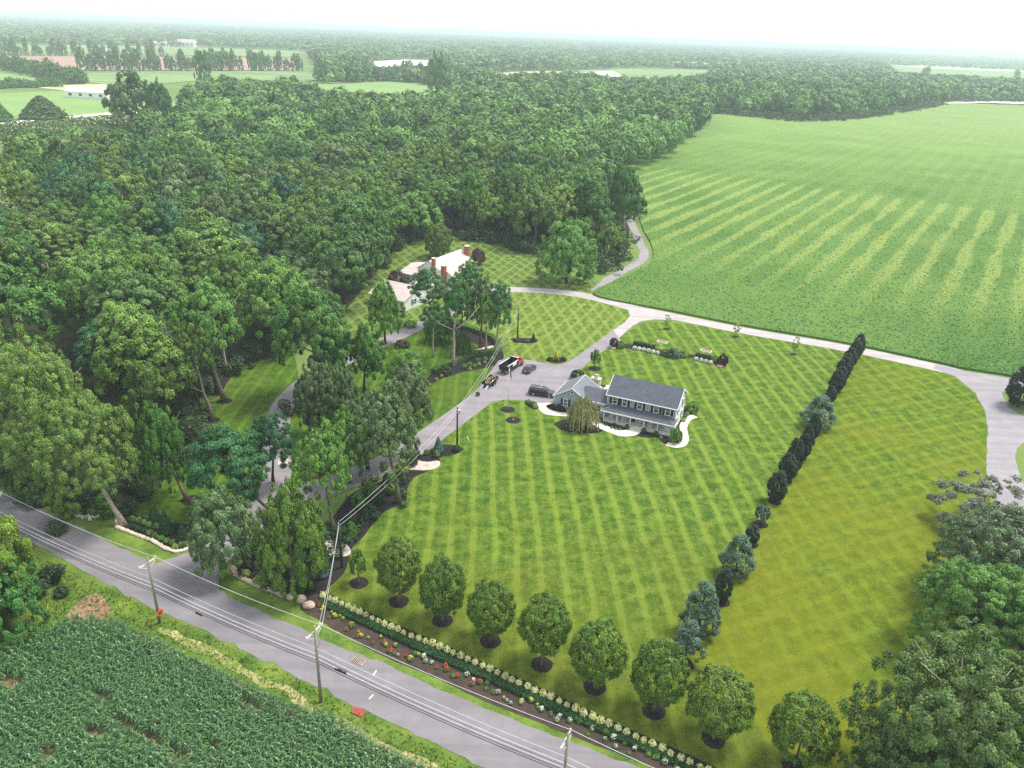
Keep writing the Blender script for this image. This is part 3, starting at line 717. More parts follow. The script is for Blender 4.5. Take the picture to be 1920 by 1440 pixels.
# ------------------------------------------------------------------ corn
corn_px = [(-60, 1235), (62, 1182), (140, 1150), (175, 1157), (225, 1167), (287, 1190), (375, 1236), (420, 1258), (500, 1290), (560, 1322), (610, 1338), (660, 1364), (735, 1402), (830, 1452), (900, 1500), (400, 1620), (-200, 1620)]
corn_g = gpoly(corn_px, 1.3)
sheet('corn_soil', gpoly(corn_px, .8), .014, 'dirt', False, .1, True, 'brown soil under the corn')
ca, sa = math.cos(R(-25)), math.sin(R(-25))
rows = []
for i in range(-90, 90):
    u = np.arange(-90, 110, .23); u = u + NP.normal(size=len(u)) * .04; v = i * .76 + NP.normal(size=len(u)) * .05
    rows.append(np.column_stack([-35 + u * ca - v * sa, 55 + u * sa + v * ca]))
cps = np.vstack(rows); cps = cps[inside(cps, corn_g)]
hole = np.zeros(len(cps), bool)
for hx, hy, rx, ry in ((240, 1363, 2.2, .55), (285, 1392, 1.6, .5), (190, 1306, 1.3, .6), (185, 1375, 2.0, .5), (20, 1280, 2.0, .6), (335, 1420, 1.8, .5), (470, 1325, 1.6, .45), (90, 1420, 1.4, .5), (400, 1395, 1.5, .4)):
    g = G(hx, hy, .6); dx, dy = cps[:, 0] - g.x, cps[:, 1] - g.y
    hole |= ((dx * ca + dy * sa) / rx) ** 2 + ((-dx * sa + dy * ca) / ry) ** 2 < 1
cps = cps[~hole & (NP.random(len(cps)) > .03)]
n = len(cps); NL = 9
hh = 2.15 * (1 + .09 * NP.normal(size=n)) * (.9 + .2 * np.sin(cps[:, 0] * .3) * np.sin(cps[:, 1] * .23) * .5)
P = np.repeat(cps, NL, 0); H = np.repeat(hh, NL); k = np.tile(np.arange(NL), n)
az = np.repeat(NP.random(n) * 6.28, NL) + k * 3.05 + NP.normal(size=n * NL) * .5
z0 = H * (.30 + .075 * k); L = .95 * (.75 + .4 * NP.random(n * NL)) * (1 - .035 * k)
segs = []
dirx, diry = np.cos(az), np.sin(az); sx, sy = -diry, dirx
prev = None; us = (0, .3, .65, 1.0); ws = (.03, .055, .042, .004)
rise = .5 * (.7 + .5 * NP.random(n * NL)); droop = .95 * (.7 + .6 * NP.random(n * NL))
for u, wd_ in zip(us, ws):
    r = L * u * (1 - .12 * u); z = z0 + L * (rise * u - droop * u * u)
    c = np.stack([P[:, 0] + dirx * r, P[:, 1] + diry * r, z], 1); side = np.stack([sx, sy, np.zeros_like(sx)], 1) * wd_ * (1.0)
    cur = (c - side, c + side)
    if prev is not None: segs.append(np.stack([prev[0], prev[1], cur[1], cur[0]], 1))
    prev = cur
tn = NP.random(n * NL)
stk = np.stack([np.column_stack([cps + (-.02, 0), np.full(n, .0)]), np.column_stack([cps + (.02, 0), np.full(n, .0)]), np.column_stack([cps + (.012, 0), hh * .95]), np.column_stack([cps + (-.012, 0), hh * .95])], 1)
o = link(bpy.data.objects.new('corn_crop', quads_mesh('corn_crop', np.vstack(segs + [stk]), FO['corn'], np.concatenate([tn, tn, tn, np.full(n, .3)]))))
tag(o, 'dark green corn standing in rows below the road', 'corn', None, 'stuff')

# rough grass tufts on the verges
def tufts(name, px, dens, size, leaf, label, z=.02, avoid=()):
    pg = gpoly(px); a = np.array(pg); lo, hi = a.min(0), a.max(0)
    p = NP.uniform(lo, hi, (int(dens * np.prod(hi - lo)), 2)); p = p[inside(p, pg)]
    for q in avoid: p = p[~inside(p, gpoly(q))]
    n = len(p); pos = np.column_stack([p, np.full(n, z)]); az = NP.random(n) * 6.28
    t = np.stack([np.cos(az), np.sin(az), np.zeros(n)], 1); s = (size * (.5 + NP.random(n)))[:, None]; up = np.array([0, 0, .55]) + NP.normal(size=(n, 3)) * .6; up[:, 2] = np.abs(up[:, 2]) + .1
    o = link(bpy.data.objects.new(name, quads_mesh(name, np.stack([pos - t * s * .4, pos + t * s * .4, pos + t * s * .1 + up * s, pos - t * s * .1 + up * s], 1), FO[leaf], NP.random(n))))
    return tag(o, label, 'grass', None, 'stuff')
tufts('roadside_grass', [(60, 1040), (215, 1108), (300, 1152), (375, 1186), (480, 1238), (560, 1275), (610, 1302), (690, 1342), (750, 1372), (910, 1450), (830, 1450), (735, 1400), (660, 1362), (610, 1336), (560, 1320), (500, 1288), (375, 1232), (287, 1188), (225, 1165), (175, 1155), (140, 1148), (60, 1180), (0, 1200), (20, 1100)], 16, .2, 'grass', 'rough bright grass between road and corn')
# ------------------------------------------------------------------ individually surveyed trees
# row of round trees in the front lawn
BALLS = [((748, 1128), 1008, 90), ((830, 1164), 1046, 94), ((919, 1202), 1091, 94), ((1016, 1246), 1113, 100), ((1115, 1288), 1166, 108), ((1226, 1333), 1198, 108), ((1338, 1385), 1252, 122), ((1490, 1436), 1300, 116)]
words8 = ['first', 'second', 'third', 'fourth', 'fifth', 'sixth', 'seventh', 'eighth']
for i, (bs, top, wd) in enumerate(BALLS):
    ptree('round_lawn_tree', '%s dense round lawn tree counted from the driveway end of the road-side row' % words8[i], bs, top, wd, 'ball', 'ball', .2, 'bark', group='round trees along the front lawn')
    disc_sheet('mulch_ring', G(*bs), 1.35, .03, 'mulch')['label'] = 'mulch ring under a round lawn tree'
ptree('young_lawn_tree', 'small young tree in a mulch ring beside the black bed', (673, 1093), 1030, 34, 'shrub', 'mid', .34, 'bark', trunk=TRUNK_STEM)
disc_sheet('mulch_ring', G(673, 1093), 1.3, .03, 'mulch')['label'] = 'mulch ring under the young tree'

# evergreen row across the lawn, from the lane towards the road
EV = [((1606, 668), 624, 22, 'e'), ((1599, 678), 636, 23, 'e'), ((1590, 690), 650, 25, 'e'), ((1583, 704), 661, 22, 'e'), ((1576, 716), 668, 27, 'e'), ((1570, 733), 686, 24, 'e'), ((1563, 741), 692, 26, 'e'), ((1554, 758), 722, 20, 'e'),
      ((1532, 801), 741, 64, 's'), ((1521, 827), 773, 24, 'e'), ((1506, 860), 793, 27, 'e'), ((1501, 866), 810, 24, 'e'), ((1483, 890), 819, 32, 'e'), ((1473, 901), 849, 36, 'e'), ((1452, 940), 881, 37, 'e'),
      ((1426, 983), 946, 29, 'l'), ((1407, 1020), 984, 27, 'e'), ((1379, 1077), 1002, 66, 's'), ((1352, 1128), 1066, 33, 'e'), ((1309, 1188), 1091, 76, 's'), ((1283, 1246), 1164, 66, 's')]
pl = {'e': ('slender dark evergreen in the lawn row, number %d from the lane', 'evergreen', 'evergreen'), 's': ('broad blue-green spruce in the lawn row, number %d from the lane', 'spruce', 'spruce'), 'l': ('little pale-topped evergreen in the lawn row, number %d from the lane', 'shrub', 'spruce')}
cnt = {'e': 0, 's': 0, 'l': 0}
NUM = ['', 'first', 'second', 'third', 'fourth', 'fifth', 'sixth', 'seventh', 'eighth', 'ninth', 'tenth', 'eleventh', 'twelfth', 'thirteenth', 'fourteenth', 'fifteenth', 'sixteenth', 'seventeenth', 'eighteenth', 'nineteenth', 'twentieth', 'twenty-first']
for i, (bs, top, wd, kd) in enumerate(EV):
    lb = {'e': '%s tree from the lane in the evergreen row, slender and dark', 's': '%s tree from the lane in the evergreen row, broad blue-green spruce', 'l': '%s tree from the lane in the evergreen row, tiny and pale'}[kd] % NUM[i + 1]
    ptree('row_evergreen' if kd != 's' else 'row_spruce', lb, bs, top, wd, pl[kd][1], pl[kd][2], .08 if kd == 'e' else .13 if kd == 's' else .3, 'bark_dark', group='evergreen row across the lawn', trunk=TRUNK_STEM)
    if kd != 'e' or i > 12: disc_sheet('mulch_ring', G(*bs), 1.2, .03, 'mulch')['label'] = 'mulch ring in the evergreen row'

# the grove, the roadside and the gardens: (name, label, foot, top y, crown width px, crown, leaf, crown start, bark, crown offset px)
T = [
 ('maple_tree', 'huge spreading maple at the left edge above the road', (100, 925), 616, 225, 'huge', 'bright', .16, 'bark', 0),
 ('maple_tree', 'broad maple with pale leaning trunk beside the stone edging', (233, 985), 742, 205, 'huge', 'bright', .15, 'bark_pale', -48),
 ('maple_tree', 'narrow dark maple between leaning maple and shaded lawn', (352, 938), 760, 96, 'fine', 'mid', .16, 'bark', -32),
 ('locust_tree', 'feathery blue-green locust over the driveway mouth, the larger one', (516, 966), 812, 165, 'locust', 'blue', .26, 'bark_dark', -76),
 ('locust_tree', 'smaller feathery locust behind the large locust by the driveway', (512, 905), 770, 98, 'locust', 'blue', .3, 'bark_dark', 8),
 ('maple_tree', 'bright yellow-green maple on tall trunk in the black mulch bed', (628, 1000), 798, 118, 'fine', 'bright', .36, 'bark', -13),
 ('linden_tree', 'dark low tree beside the driveway mouth under the locust', (470, 1070), 925, 140, 'fine', 'glossy', .05, 'bark_dark', -40),
 ('linden_tree', 'bushy green tree filling the corner of the black mulch bed', (552, 1105), 905, 138, 'fine', 'mid', .05, 'bark', 0),
 ('maple_tree', 'largest bright maple in the middle of the grove', (600, 745), 532, 172, 'fine', 'bright', .22, 'bark', -10),
 ('locust_tree', 'blue-green locust at the right foot of the largest grove maple', (628, 745), 615, 84, 'locust', 'blue', .2, 'bark_dark', -8),
 ('maple_tree', 'upright maple on dark trunk near the grove centre', (683, 738), 603, 84, 'broad', 'mid', .22, 'bark_dark', 8),
 ('locust_tree', 'low wide locust beside the garden hedge', (765, 770), 655, 92, 'locust', 'bright', .2, 'bark_dark', -2),
 ('hornbeam_tree', 'pale grey-leaved tree beside the driveway bend', (596, 822), 678, 96, 'fine', 'glossy', .14, 'bark', 2),
 ('hornbeam_tree', 'pale grey-leaved tree behind the driveway bend, right one', (646, 812), 684, 78, 'fine', 'glossy', .14, 'bark', 0),
 ('oak_tree', 'big glossy oak at the driveway on a bare dark trunk', (787, 858), 690, 112, 'fine', 'glossy', .34, 'bark_dark', -24),
 ('oak_tree', 'big glossy oak in the mulch bed on a leaning trunk', (748, 942), 726, 150, 'fine', 'glossy', .32, 'bark', -22),
 ('oak_tree', 'dark glossy oak between the two driveway oaks', (690, 880), 735, 120, 'fine', 'glossy', .2, 'bark_dark', 0),
 ('linden_tree', 'round green tree standing left of the driveway oaks', (655, 905), 770, 92, 'fine', 'mid', .16, 'bark', 0),
 ('elm_tree', 'tall light green elm on the shaded lawn, nearest the drive', (421, 752), 525, 140, 'broad', 'bright', .42, 'bark', -18),
 ('elm_tree', 'slim elm in a mulch ring low on the shaded lawn', (397, 788), 590, 84, 'airy', 'mid', .34, 'bark', -18),
 ('elm_tree', 'slim elm behind the lowest elm on the shaded lawn', (379, 772), 598, 74, 'airy', 'mid', .4, 'bark_dark', -18),
 ('elm_tree', 'slim elm at the mulch edge of the shaded lawn', (407, 738), 560, 66, 'airy', 'mid', .45, 'bark_dark', -12),
 ('elm_tree', 'tall elm rising from the mulch edge with pale trunk', (427, 700), 528, 92, 'airy', 'bright', .42, 'bark_pale', -6),
 ('garden_tree', 'pale-trunked leaning garden tree left of the weeping willow', (812, 670), 566, 58, 'locust', 'garden', .46, 'bark_pale', 2),
 ('garden_tree', 'tallest pale-trunked garden tree with umbrella crown', (850, 688), 512, 66, 'locust', 'garden', .55, 'bark_pale', 6),
 ('garden_tree', 'dark thin garden tree behind the umbrella-crowned one', (864, 640), 530, 58, 'broad', 'dark', .4, 'bark_dark', 4),
 ('garden_tree', 'red-trunked garden tree inside the curved hedge', (901, 652), 518, 72, 'broad', 'glossy', .36, 'bark_red', 2),
 ('garden_tree', 'white-trunked slender tree inside the curved hedge', (911, 662), 548, 48, 'broad', 'mid', .4, 'bark_pale', -2),
 ('garden_tree', 'rightmost garden tree on pale leaning trunk at the hedge end', (927, 660), 527, 56, 'locust', 'garden', .4, 'bark_pale', 8),
 ('garden_tree', 'round tree just before the white house gable', (876, 600), 484, 60, 'locust', 'garden', .45, 'bark_dark', 2),
 ('garden_tree', 'tree screening the white house front on forked trunks', (820, 612), 502, 84, 'locust', 'garden', .42, 'bark_dark', -18),
 ('garden_tree', 'leafy tree screening the left end of the white house', (722, 645), 528, 78, 'broad', 'mid', .12, 'bark_dark', 4),
 ('field_oak', 'big round oak standing alone beside the crop field track', (1062, 531), 412, 140, 'fine', 'bright', .04, 'bark_dark', -2),
 ('field_oak', 'smaller round tree behind the lone oak at the track', (1141, 483), 418, 66, 'fine', 'mid', .06, 'bark_dark', 2),
 ('field_oak', 'tall tree at the wood corner touching the crop field', (1172, 442), 308, 98, 'broad', 'dark', .14, 'bark_pale', -10),
 ('round_tree', 'neat round tree behind the white house', (822, 482), 418, 58, 'ball', 'ball', .05, 'bark', 0),
 ('purple_tree', 'small purple-leaved tree beside the white house chimney', (896, 496), 464, 30, 'shrub', 'plum', .12, 'bark_dark', 0),
 ('purple_tree', 'small purple-leaved tree left of the white house', (745, 540), 505, 40, 'shrub', 'plum', .08, 'bark_dark', 0),
 ('dark_tree', 'blackish round evergreen at the right edge by the gravel lane', (1908, 762), 680, 50, 'evergreen', 'evergreen', .06, 'bark_dark', 0),
 ('roadside_tree', 'bright tree at the left edge below the road', (8, 1165), 942, 125, 'broad', 'yellow', .22, 'bark', 10),
 ('roadside_tree', 'dark bushy tree under the bright tree below the road', (22, 1190), 1040, 130, 'broad', 'dark', .02, 'bark_dark', 0),
 ('roadside_tree', 'dark bushy tree cut off by the left edge below the road', (-60, 1190), 1010, 140, 'broad', 'dark', .02, 'bark_dark', 0),
 ('thorn_tree', 'low grey twiggy tree at the gravel lane', (1838, 985), 880, 160, 'airy', 'silver', .05, 'bark', -6),
 ('ash_tree', 'wide pale-leaved tree below the grey twiggy tree', (1858, 1130), 935, 230, 'huge', 'glossy', .12, 'bark', -10),
 ('ash_tree', 'bright yellow-green tree at the right edge', (1860, 1240), 1035, 240, 'huge', 'bright', .12, 'bark', -30),
 ('big_oak', 'largest glossy dark oak filling the lower right corner', (1770, 1500), 1165, 330, 'huge', 'oak', .1, 'bark_pale', -20),
 ('big_oak', 'glossy dark oak cut off by the right edge', (1930, 1480), 1150, 230, 'huge', 'oak', .08, 'bark_pale', 0),
 ('big_oak', 'low dark oak at the bottom edge beside the side lawn', (1690, 1560), 1350, 210, 'huge', 'oak', .02, 'bark_dark', -14),
 ('big_oak', 'yellowish low oak in the bottom right corner', (1880, 1580), 1330, 210, 'huge', 'mid', .02, 'bark_dark', 0),
 ('young_tree', 'small leafy tree in a mulch ring left of the blue house garage', (1115, 691), 654, 21, 'shrub', 'mid', .3, 'bark_dark', 0),
 ('pasture_tree', 'tallest dark tree cluster at the far end of the wood by the pasture', (262, 238), 134, 108, 'broad', 'dark', .02, 'bark_dark', -8),
 ('pasture_tree', 'dark tree right of the tall cluster by the pasture', (312, 240), 150, 58, 'broad', 'dark', .02, 'bark_dark', -5),
 ('pasture_bush', 'broad dome-shaped evergreen bush in the left pasture', (82, 222), 180, 76, 'cone', 'dark', .0, 'bark_dark', 0),
 ('pasture_bush', 'dark cone-shaped evergreen at the left edge of the pasture', (-6, 228), 182, 52, 'cone', 'dark', .0, 'bark_dark', 0),
]
for nm, lb, bs, top, wd, cr, lf, cb, bk, off in T:
    o = ptree(nm, lb, bs, top, wd, cr, lf, cb, bk, leanpx=off, group='dark round trees at the lower right' if nm == 'big_oak' else None)
    if False:                # bare pale twigs showing through the crown
        c = o.children[0]; tw = MB()
        for q in range(46 if nm == 'big_oak' else 22):
            e = Vector(unit(NP.normal(size=(1, 3)) * [1, 1, .6] + [0, 0, .35])[0]); p = Vector((e.x * .86, e.y * .86, .42 + e.z * .5)) ; dd = Vector(unit(NP.normal(size=(1, 3)))[0]) * .09
            p1, p2 = p + dd, p + dd * 1.9 + Vector((NP.normal() * .03, NP.normal() * .03, .03)); tw.tube([p, p1, p2], [.008, .006, .002], 4); tw.tube([p1, p1 + Vector((NP.normal() * .05, NP.normal() * .05, .03))], [.005, .002], 4)
        k2 = tw.build('bare_twigs', MT['arm'], o); k2.location, k2.scale, k2.rotation_euler = c.location, c.scale, c.rotation_euler
for px, lb in (((421, 752), 'nearest the drive'), ((397, 788), 'lowest on the lawn'), ((379, 772), 'beside the lowest elm'), ((407, 738), 'at the mulch edge'), ((1115, 691), 'under the small tree by the garage'), ((962, 788), 'with a tiny plant in the front lawn'), ((952, 768), 'at the flagpole foot'), ((357, 938), 'at the dark maple foot')):
    disc_sheet('mulch_ring', G(*px), 1.5, .03, 'mulch')['label'] = 'mulch ring ' + lb
# thin young trees along the lane
for px, top, lb in (((1250, 617), 590, 'nearest the fork'), ((1379, 631), 606, 'in the middle'), ((1488, 664), 630, 'nearest the evergreen row')):
    ptree('sapling', 'thin yellow-green sapling along the lane, %s' % lb, px, top, 15, 'sparse', 'lime', .3, 'bark', trunk=TRUNK_THIN, group='saplings along the lane')
    disc_sheet('mulch_ring', G(*px), .9, .03, 'mulch')['label'] = 'mulch ring of a sapling'
# weeping trees
ptree('weeping_willow', 'golden weeping tree before the blue house', (1092, 802), 746, 66, 'willow', 'willow', .03, 'bark', trunk=TRUNK_STEM)
ptree('weeping_tree', 'green weeping willow inside the curved hedge', (866, 669), 624, 40, 'willow', 'weeping', .03, 'bark', trunk=TRUNK_STEM)
ptree('weeping_tree', 'large dark weeping willow behind the leaning garden tree', (825, 640), 588, 66, 'willow', 'blue', .02, 'bark_dark', trunk=TRUNK_STEM)
# leafless trees in the wood
def snag(label, b, top, seed):
    h = hgt(b, (b[0], top)); o = thing('dead_tree', label, 'dead tree', G(*b), 0, None)
    t = link(bpy.data.objects.new('trunk', TRUNK_BARE[seed % 3]), o); setmat(t, MT['bark_pale']); t.scale = (h * 1.1,) * 3; t.rotation_euler.z = seed
    return o
snag('pale dead tree with forked limbs in the left wood', (112, 600), 482, 1)
snag('short pale dead stem left of the forked dead tree', (88, 598), 530, 2)
snag('grey dead tree at the pasture end of the wood', (252, 300), 222, 0)
snag('bare-topped dead tree at the edge above the shaded lawn', (490, 545), 462, 2)

# shrubs and little things of the gardens -----------------------------------------------------------
def row(pts, n, z=0):
    g = [np.array(G(*p)[:2]) for p in pts]; d = [0]
    for a, b2 in zip(g, g[1:]): d.append(d[-1] + np.linalg.norm(b2 - a))
    for i in range(n):
        s = d[-1] * i / (n - 1); k = max(j for j in range(len(d) - 1) if d[j] <= s + 1e-6); u = (s - d[k]) / (d[k + 1] - d[k])
        p = g[k] + (g[k + 1] - g[k]) * min(u, 1); yield Vector((p[0], p[1], z))
for g in row([(606, 1121), (634, 1133), (683, 1156), (764, 1194), (820, 1215), (876, 1240), (925, 1263), (974, 1286), (1051, 1321), (1132, 1359), (1215, 1397), (1302, 1438), (1420, 1498)], 57):
    s = rnd.uniform(.85, 1.15); shrub('hydrangea', 'small pale yellow hydrangea in the row behind the clipped hedge', g + Vector((rnd.uniform(-.08, .08), rnd.uniform(-.08, .08), .02)), .92 * s, .95 * s, 'hydrangea', 'smallshrub', 'pale hydrangeas behind the hedge', 'hydrangea')

def hedge(name, label, px, width, h, leaf, n, size=.11, cat='hedge', closed=False):
    """a clipped hedge: dense leaves over a box-section body following the line"""
    L, Rr = ribbon_pts(px, width); b = MB(); m = len(L); inn = .12
    prof = []
    for p, q in zip(L, Rr):
        p, q = np.array(p), np.array(q); v = (q - p) / np.linalg.norm(q - p) * inn
        prof.append([(*(p + v), .02), (*(p + v), h - inn), (*(q - v), h - inn), (*(q - v), .02)])
    vs = [x for r in prof for x in r]
    fs = [(i * 4 + j, i * 4 + j + 1, i * 4 + 5 + j, i * 4 + 4 + j) for i in range(m - 1) for j in range(3)] + [(3, 2, 1, 0), tuple((m - 1) * 4 + j for j in range(4))]
    b.add(vs, fs); body = b.build(name, FO[leaf]); tag(body, label, cat)
    A, B = np.array(L), np.array(Rr); seg = np.linalg.norm(np.diff(A + B, axis=0) / 2, axis=1); i = NP.choice(m - 1, n, p=seg / seg.sum()); u = NP.random(n)[:, None]
    a, c = A[i] + (A[i + 1] - A[i]) * u, B[i] + (B[i + 1] - B[i]) * u
    f = NP.random(n); per = 2 * h + width; f = f * per
    w2 = np.where(f < h, 0, np.where(f > h + width, 1, (f - h) / width)); z = np.where(f < h, f, np.where(f > h + width, per - f, h))
    pos = np.column_stack([a + (c - a) * w2[:, None], z]) + NP.normal(size=(n, 3)) * .04
    pos[:, 2] = np.maximum(pos[:, 2], .05)
    side = np.column_stack([(c - a) / width, np.zeros(n)]); nr = np.where((f < h)[:, None], -side, np.where((f > h + width)[:, None], side, np.array([0, 0, 1.])))
    nr = unit(nr + NP.normal(size=(n, 3)) * .5); t = unit(np.cross(nr, NP.normal(size=(n, 3)))); bb = np.cross(nr, t); s = (size * (.6 + .8 * NP.random(n)))[:, None]
    link(bpy.data.objects.new('foliage', quads_mesh('foliage', np.stack([pos - t * s, pos - bb * s * .6, pos + t * s, pos + bb * s * .6], 1), FO[leaf], NP.random(n))), body)
    return body
hedge('clipped_hedge', 'long low clipped hedge between hydrangeas and roadside flowers', [(598, 1131), (640, 1148), (710, 1180), (810, 1226), (935, 1281), (1040, 1329), (1138, 1373), (1237, 1416), (1320, 1455), (1430, 1510)], 1.05, .4, 'hedge', 20000, .09)
hedge('clipped_hedge', 'clipped garden hedge curving round the red-trunked tree', [(812, 700), (847, 684), (885, 668), (915, 664), (932, 660), (936, 654), (932, 645), (919, 634), (897, 625), (870, 616), (847, 609)], 1.3, 1.1, 'box', 14000, .11)
hedge('clipped_hedge', 'dark box hedge in the curved bed, the longer one', [(1187, 649), (1205, 652), (1226, 657)], 1.1, 1.25, 'shrub', 3500, .12)
hedge('clipped_hedge', 'dark box hedge in the curved bed, the shorter one', [(1304, 671), (1318, 674), (1332, 677)], 1.1, 1.2, 'shrub', 2600, .12)

# flowers along the road
rnd.seed(21)
fl = list(row([(590, 1141), (630, 1158), (690, 1195), (730, 1214), (790, 1238), (870, 1270), (930, 1297), (1000, 1327), (1040, 1345), (1100, 1370), (1160, 1396), (1230, 1425), (1330, 1470)], 84))
for i, g in enumerate(fl):
    off = Vector((rnd.uniform(-.5, .5), rnd.uniform(-.75, .75), .02)); t = i / 84
    c = rnd.choice(['yellow', 'red', 'green', 'yellow'] if t < .25 else ['red', 'red', 'white', 'green', 'yellow'] if t < .34 else ['yellow', 'yellow', 'green', 'red', 'white'] if t < .62 else ['white', 'green', 'white'])
    lf, lb, gr = {'yellow': ('yellowflower', 'yellow blooming flower clump in the roadside bed', 'yellow roadside flowers'), 'red': ('redflower', 'red blooming flower clump in the roadside bed', 'red roadside flowers'), 'white': ('whiteflower', 'white blooming flower clump in the roadside bed', 'white roadside flowers'), 'green': ('box', 'leafy green clump in the roadside bed', 'leafy roadside clumps')}[c]
    s = rnd.uniform(.55, 1.0); o = shrub('flower_clump', lb, g + off, .85 * s, .6 * s, 'box', 'smallshrub', gr, 'flowers')
    if c != 'green':
        k = rnd.randrange(3); f2 = link(bpy.data.objects.new('blossoms', CROWN['sparse'][k % 2][2]), o); setmat(f2, FO[lf]); f2.location = (0, 0, .42); f2.scale = (.95, .95, .72)

# shrubs: (foot px, width px, height m, leaf, crown, label, group)
def sh(px, w, h, leaf, label, group=None, crown='smallshrub', name='shrub', cat='shrub'):
    return shrub(name, label, G(*px), wid(px, w) * 1.12, h * 1.1, leaf, crown, group, cat)
for px in ((248, 976), (260, 979), (271, 983), (280, 987), (294, 990)):
    sh(px, 11, .8, 'box', 'light green clipped ball in the upper row of the stone-edged bed', 'upper row of clipped balls')
for px in ((250, 990), (260, 995), (271, 998), (281, 1002), (292, 1008), (303, 1012), (313, 1017), (325, 1021), (341, 1024), (351, 1023), (359, 1017)):
    sh(px, 11, .75, 'shrub' if px[0] < 275 else 'box', 'green clipped ball in the lower row of the stone-edged bed', 'lower row of clipped balls')
sh((329, 1028), 11, .7, 'lime', 'brightest lime clipped ball in the stone-edged bed')
for px, top, w, lb in (((291, 977), 944, 22, 'leftmost'), ((313, 1000), 955, 24, 'middle'), ((345, 1016), 983, 24, 'rightmost')):
    ptree('cone_evergreen', '%s dark cone evergreen in the stone-edged bed' % lb, px, top, w, 'cone', 'hedge', .01, 'bark_dark', trunk=TRUNK_STEM, group='cone evergreens by the road')
for px in ((871, 691), (880, 688), (896, 680), (909, 677), (923, 677)):
    sh(px, 10, 1.1, 'box', 'leafy ball shrub in the back row beside the garden hedge', 'ball shrubs beside the garden hedge')
for px in ((881, 694), (890, 688), (898, 685), (909, 682), (828, 707), (818, 714), (806, 724)):
    sh(px, 7, .7, 'lime', 'small lime ball shrub in the front row beside the garden hedge', 'small lime balls beside the garden hedge')
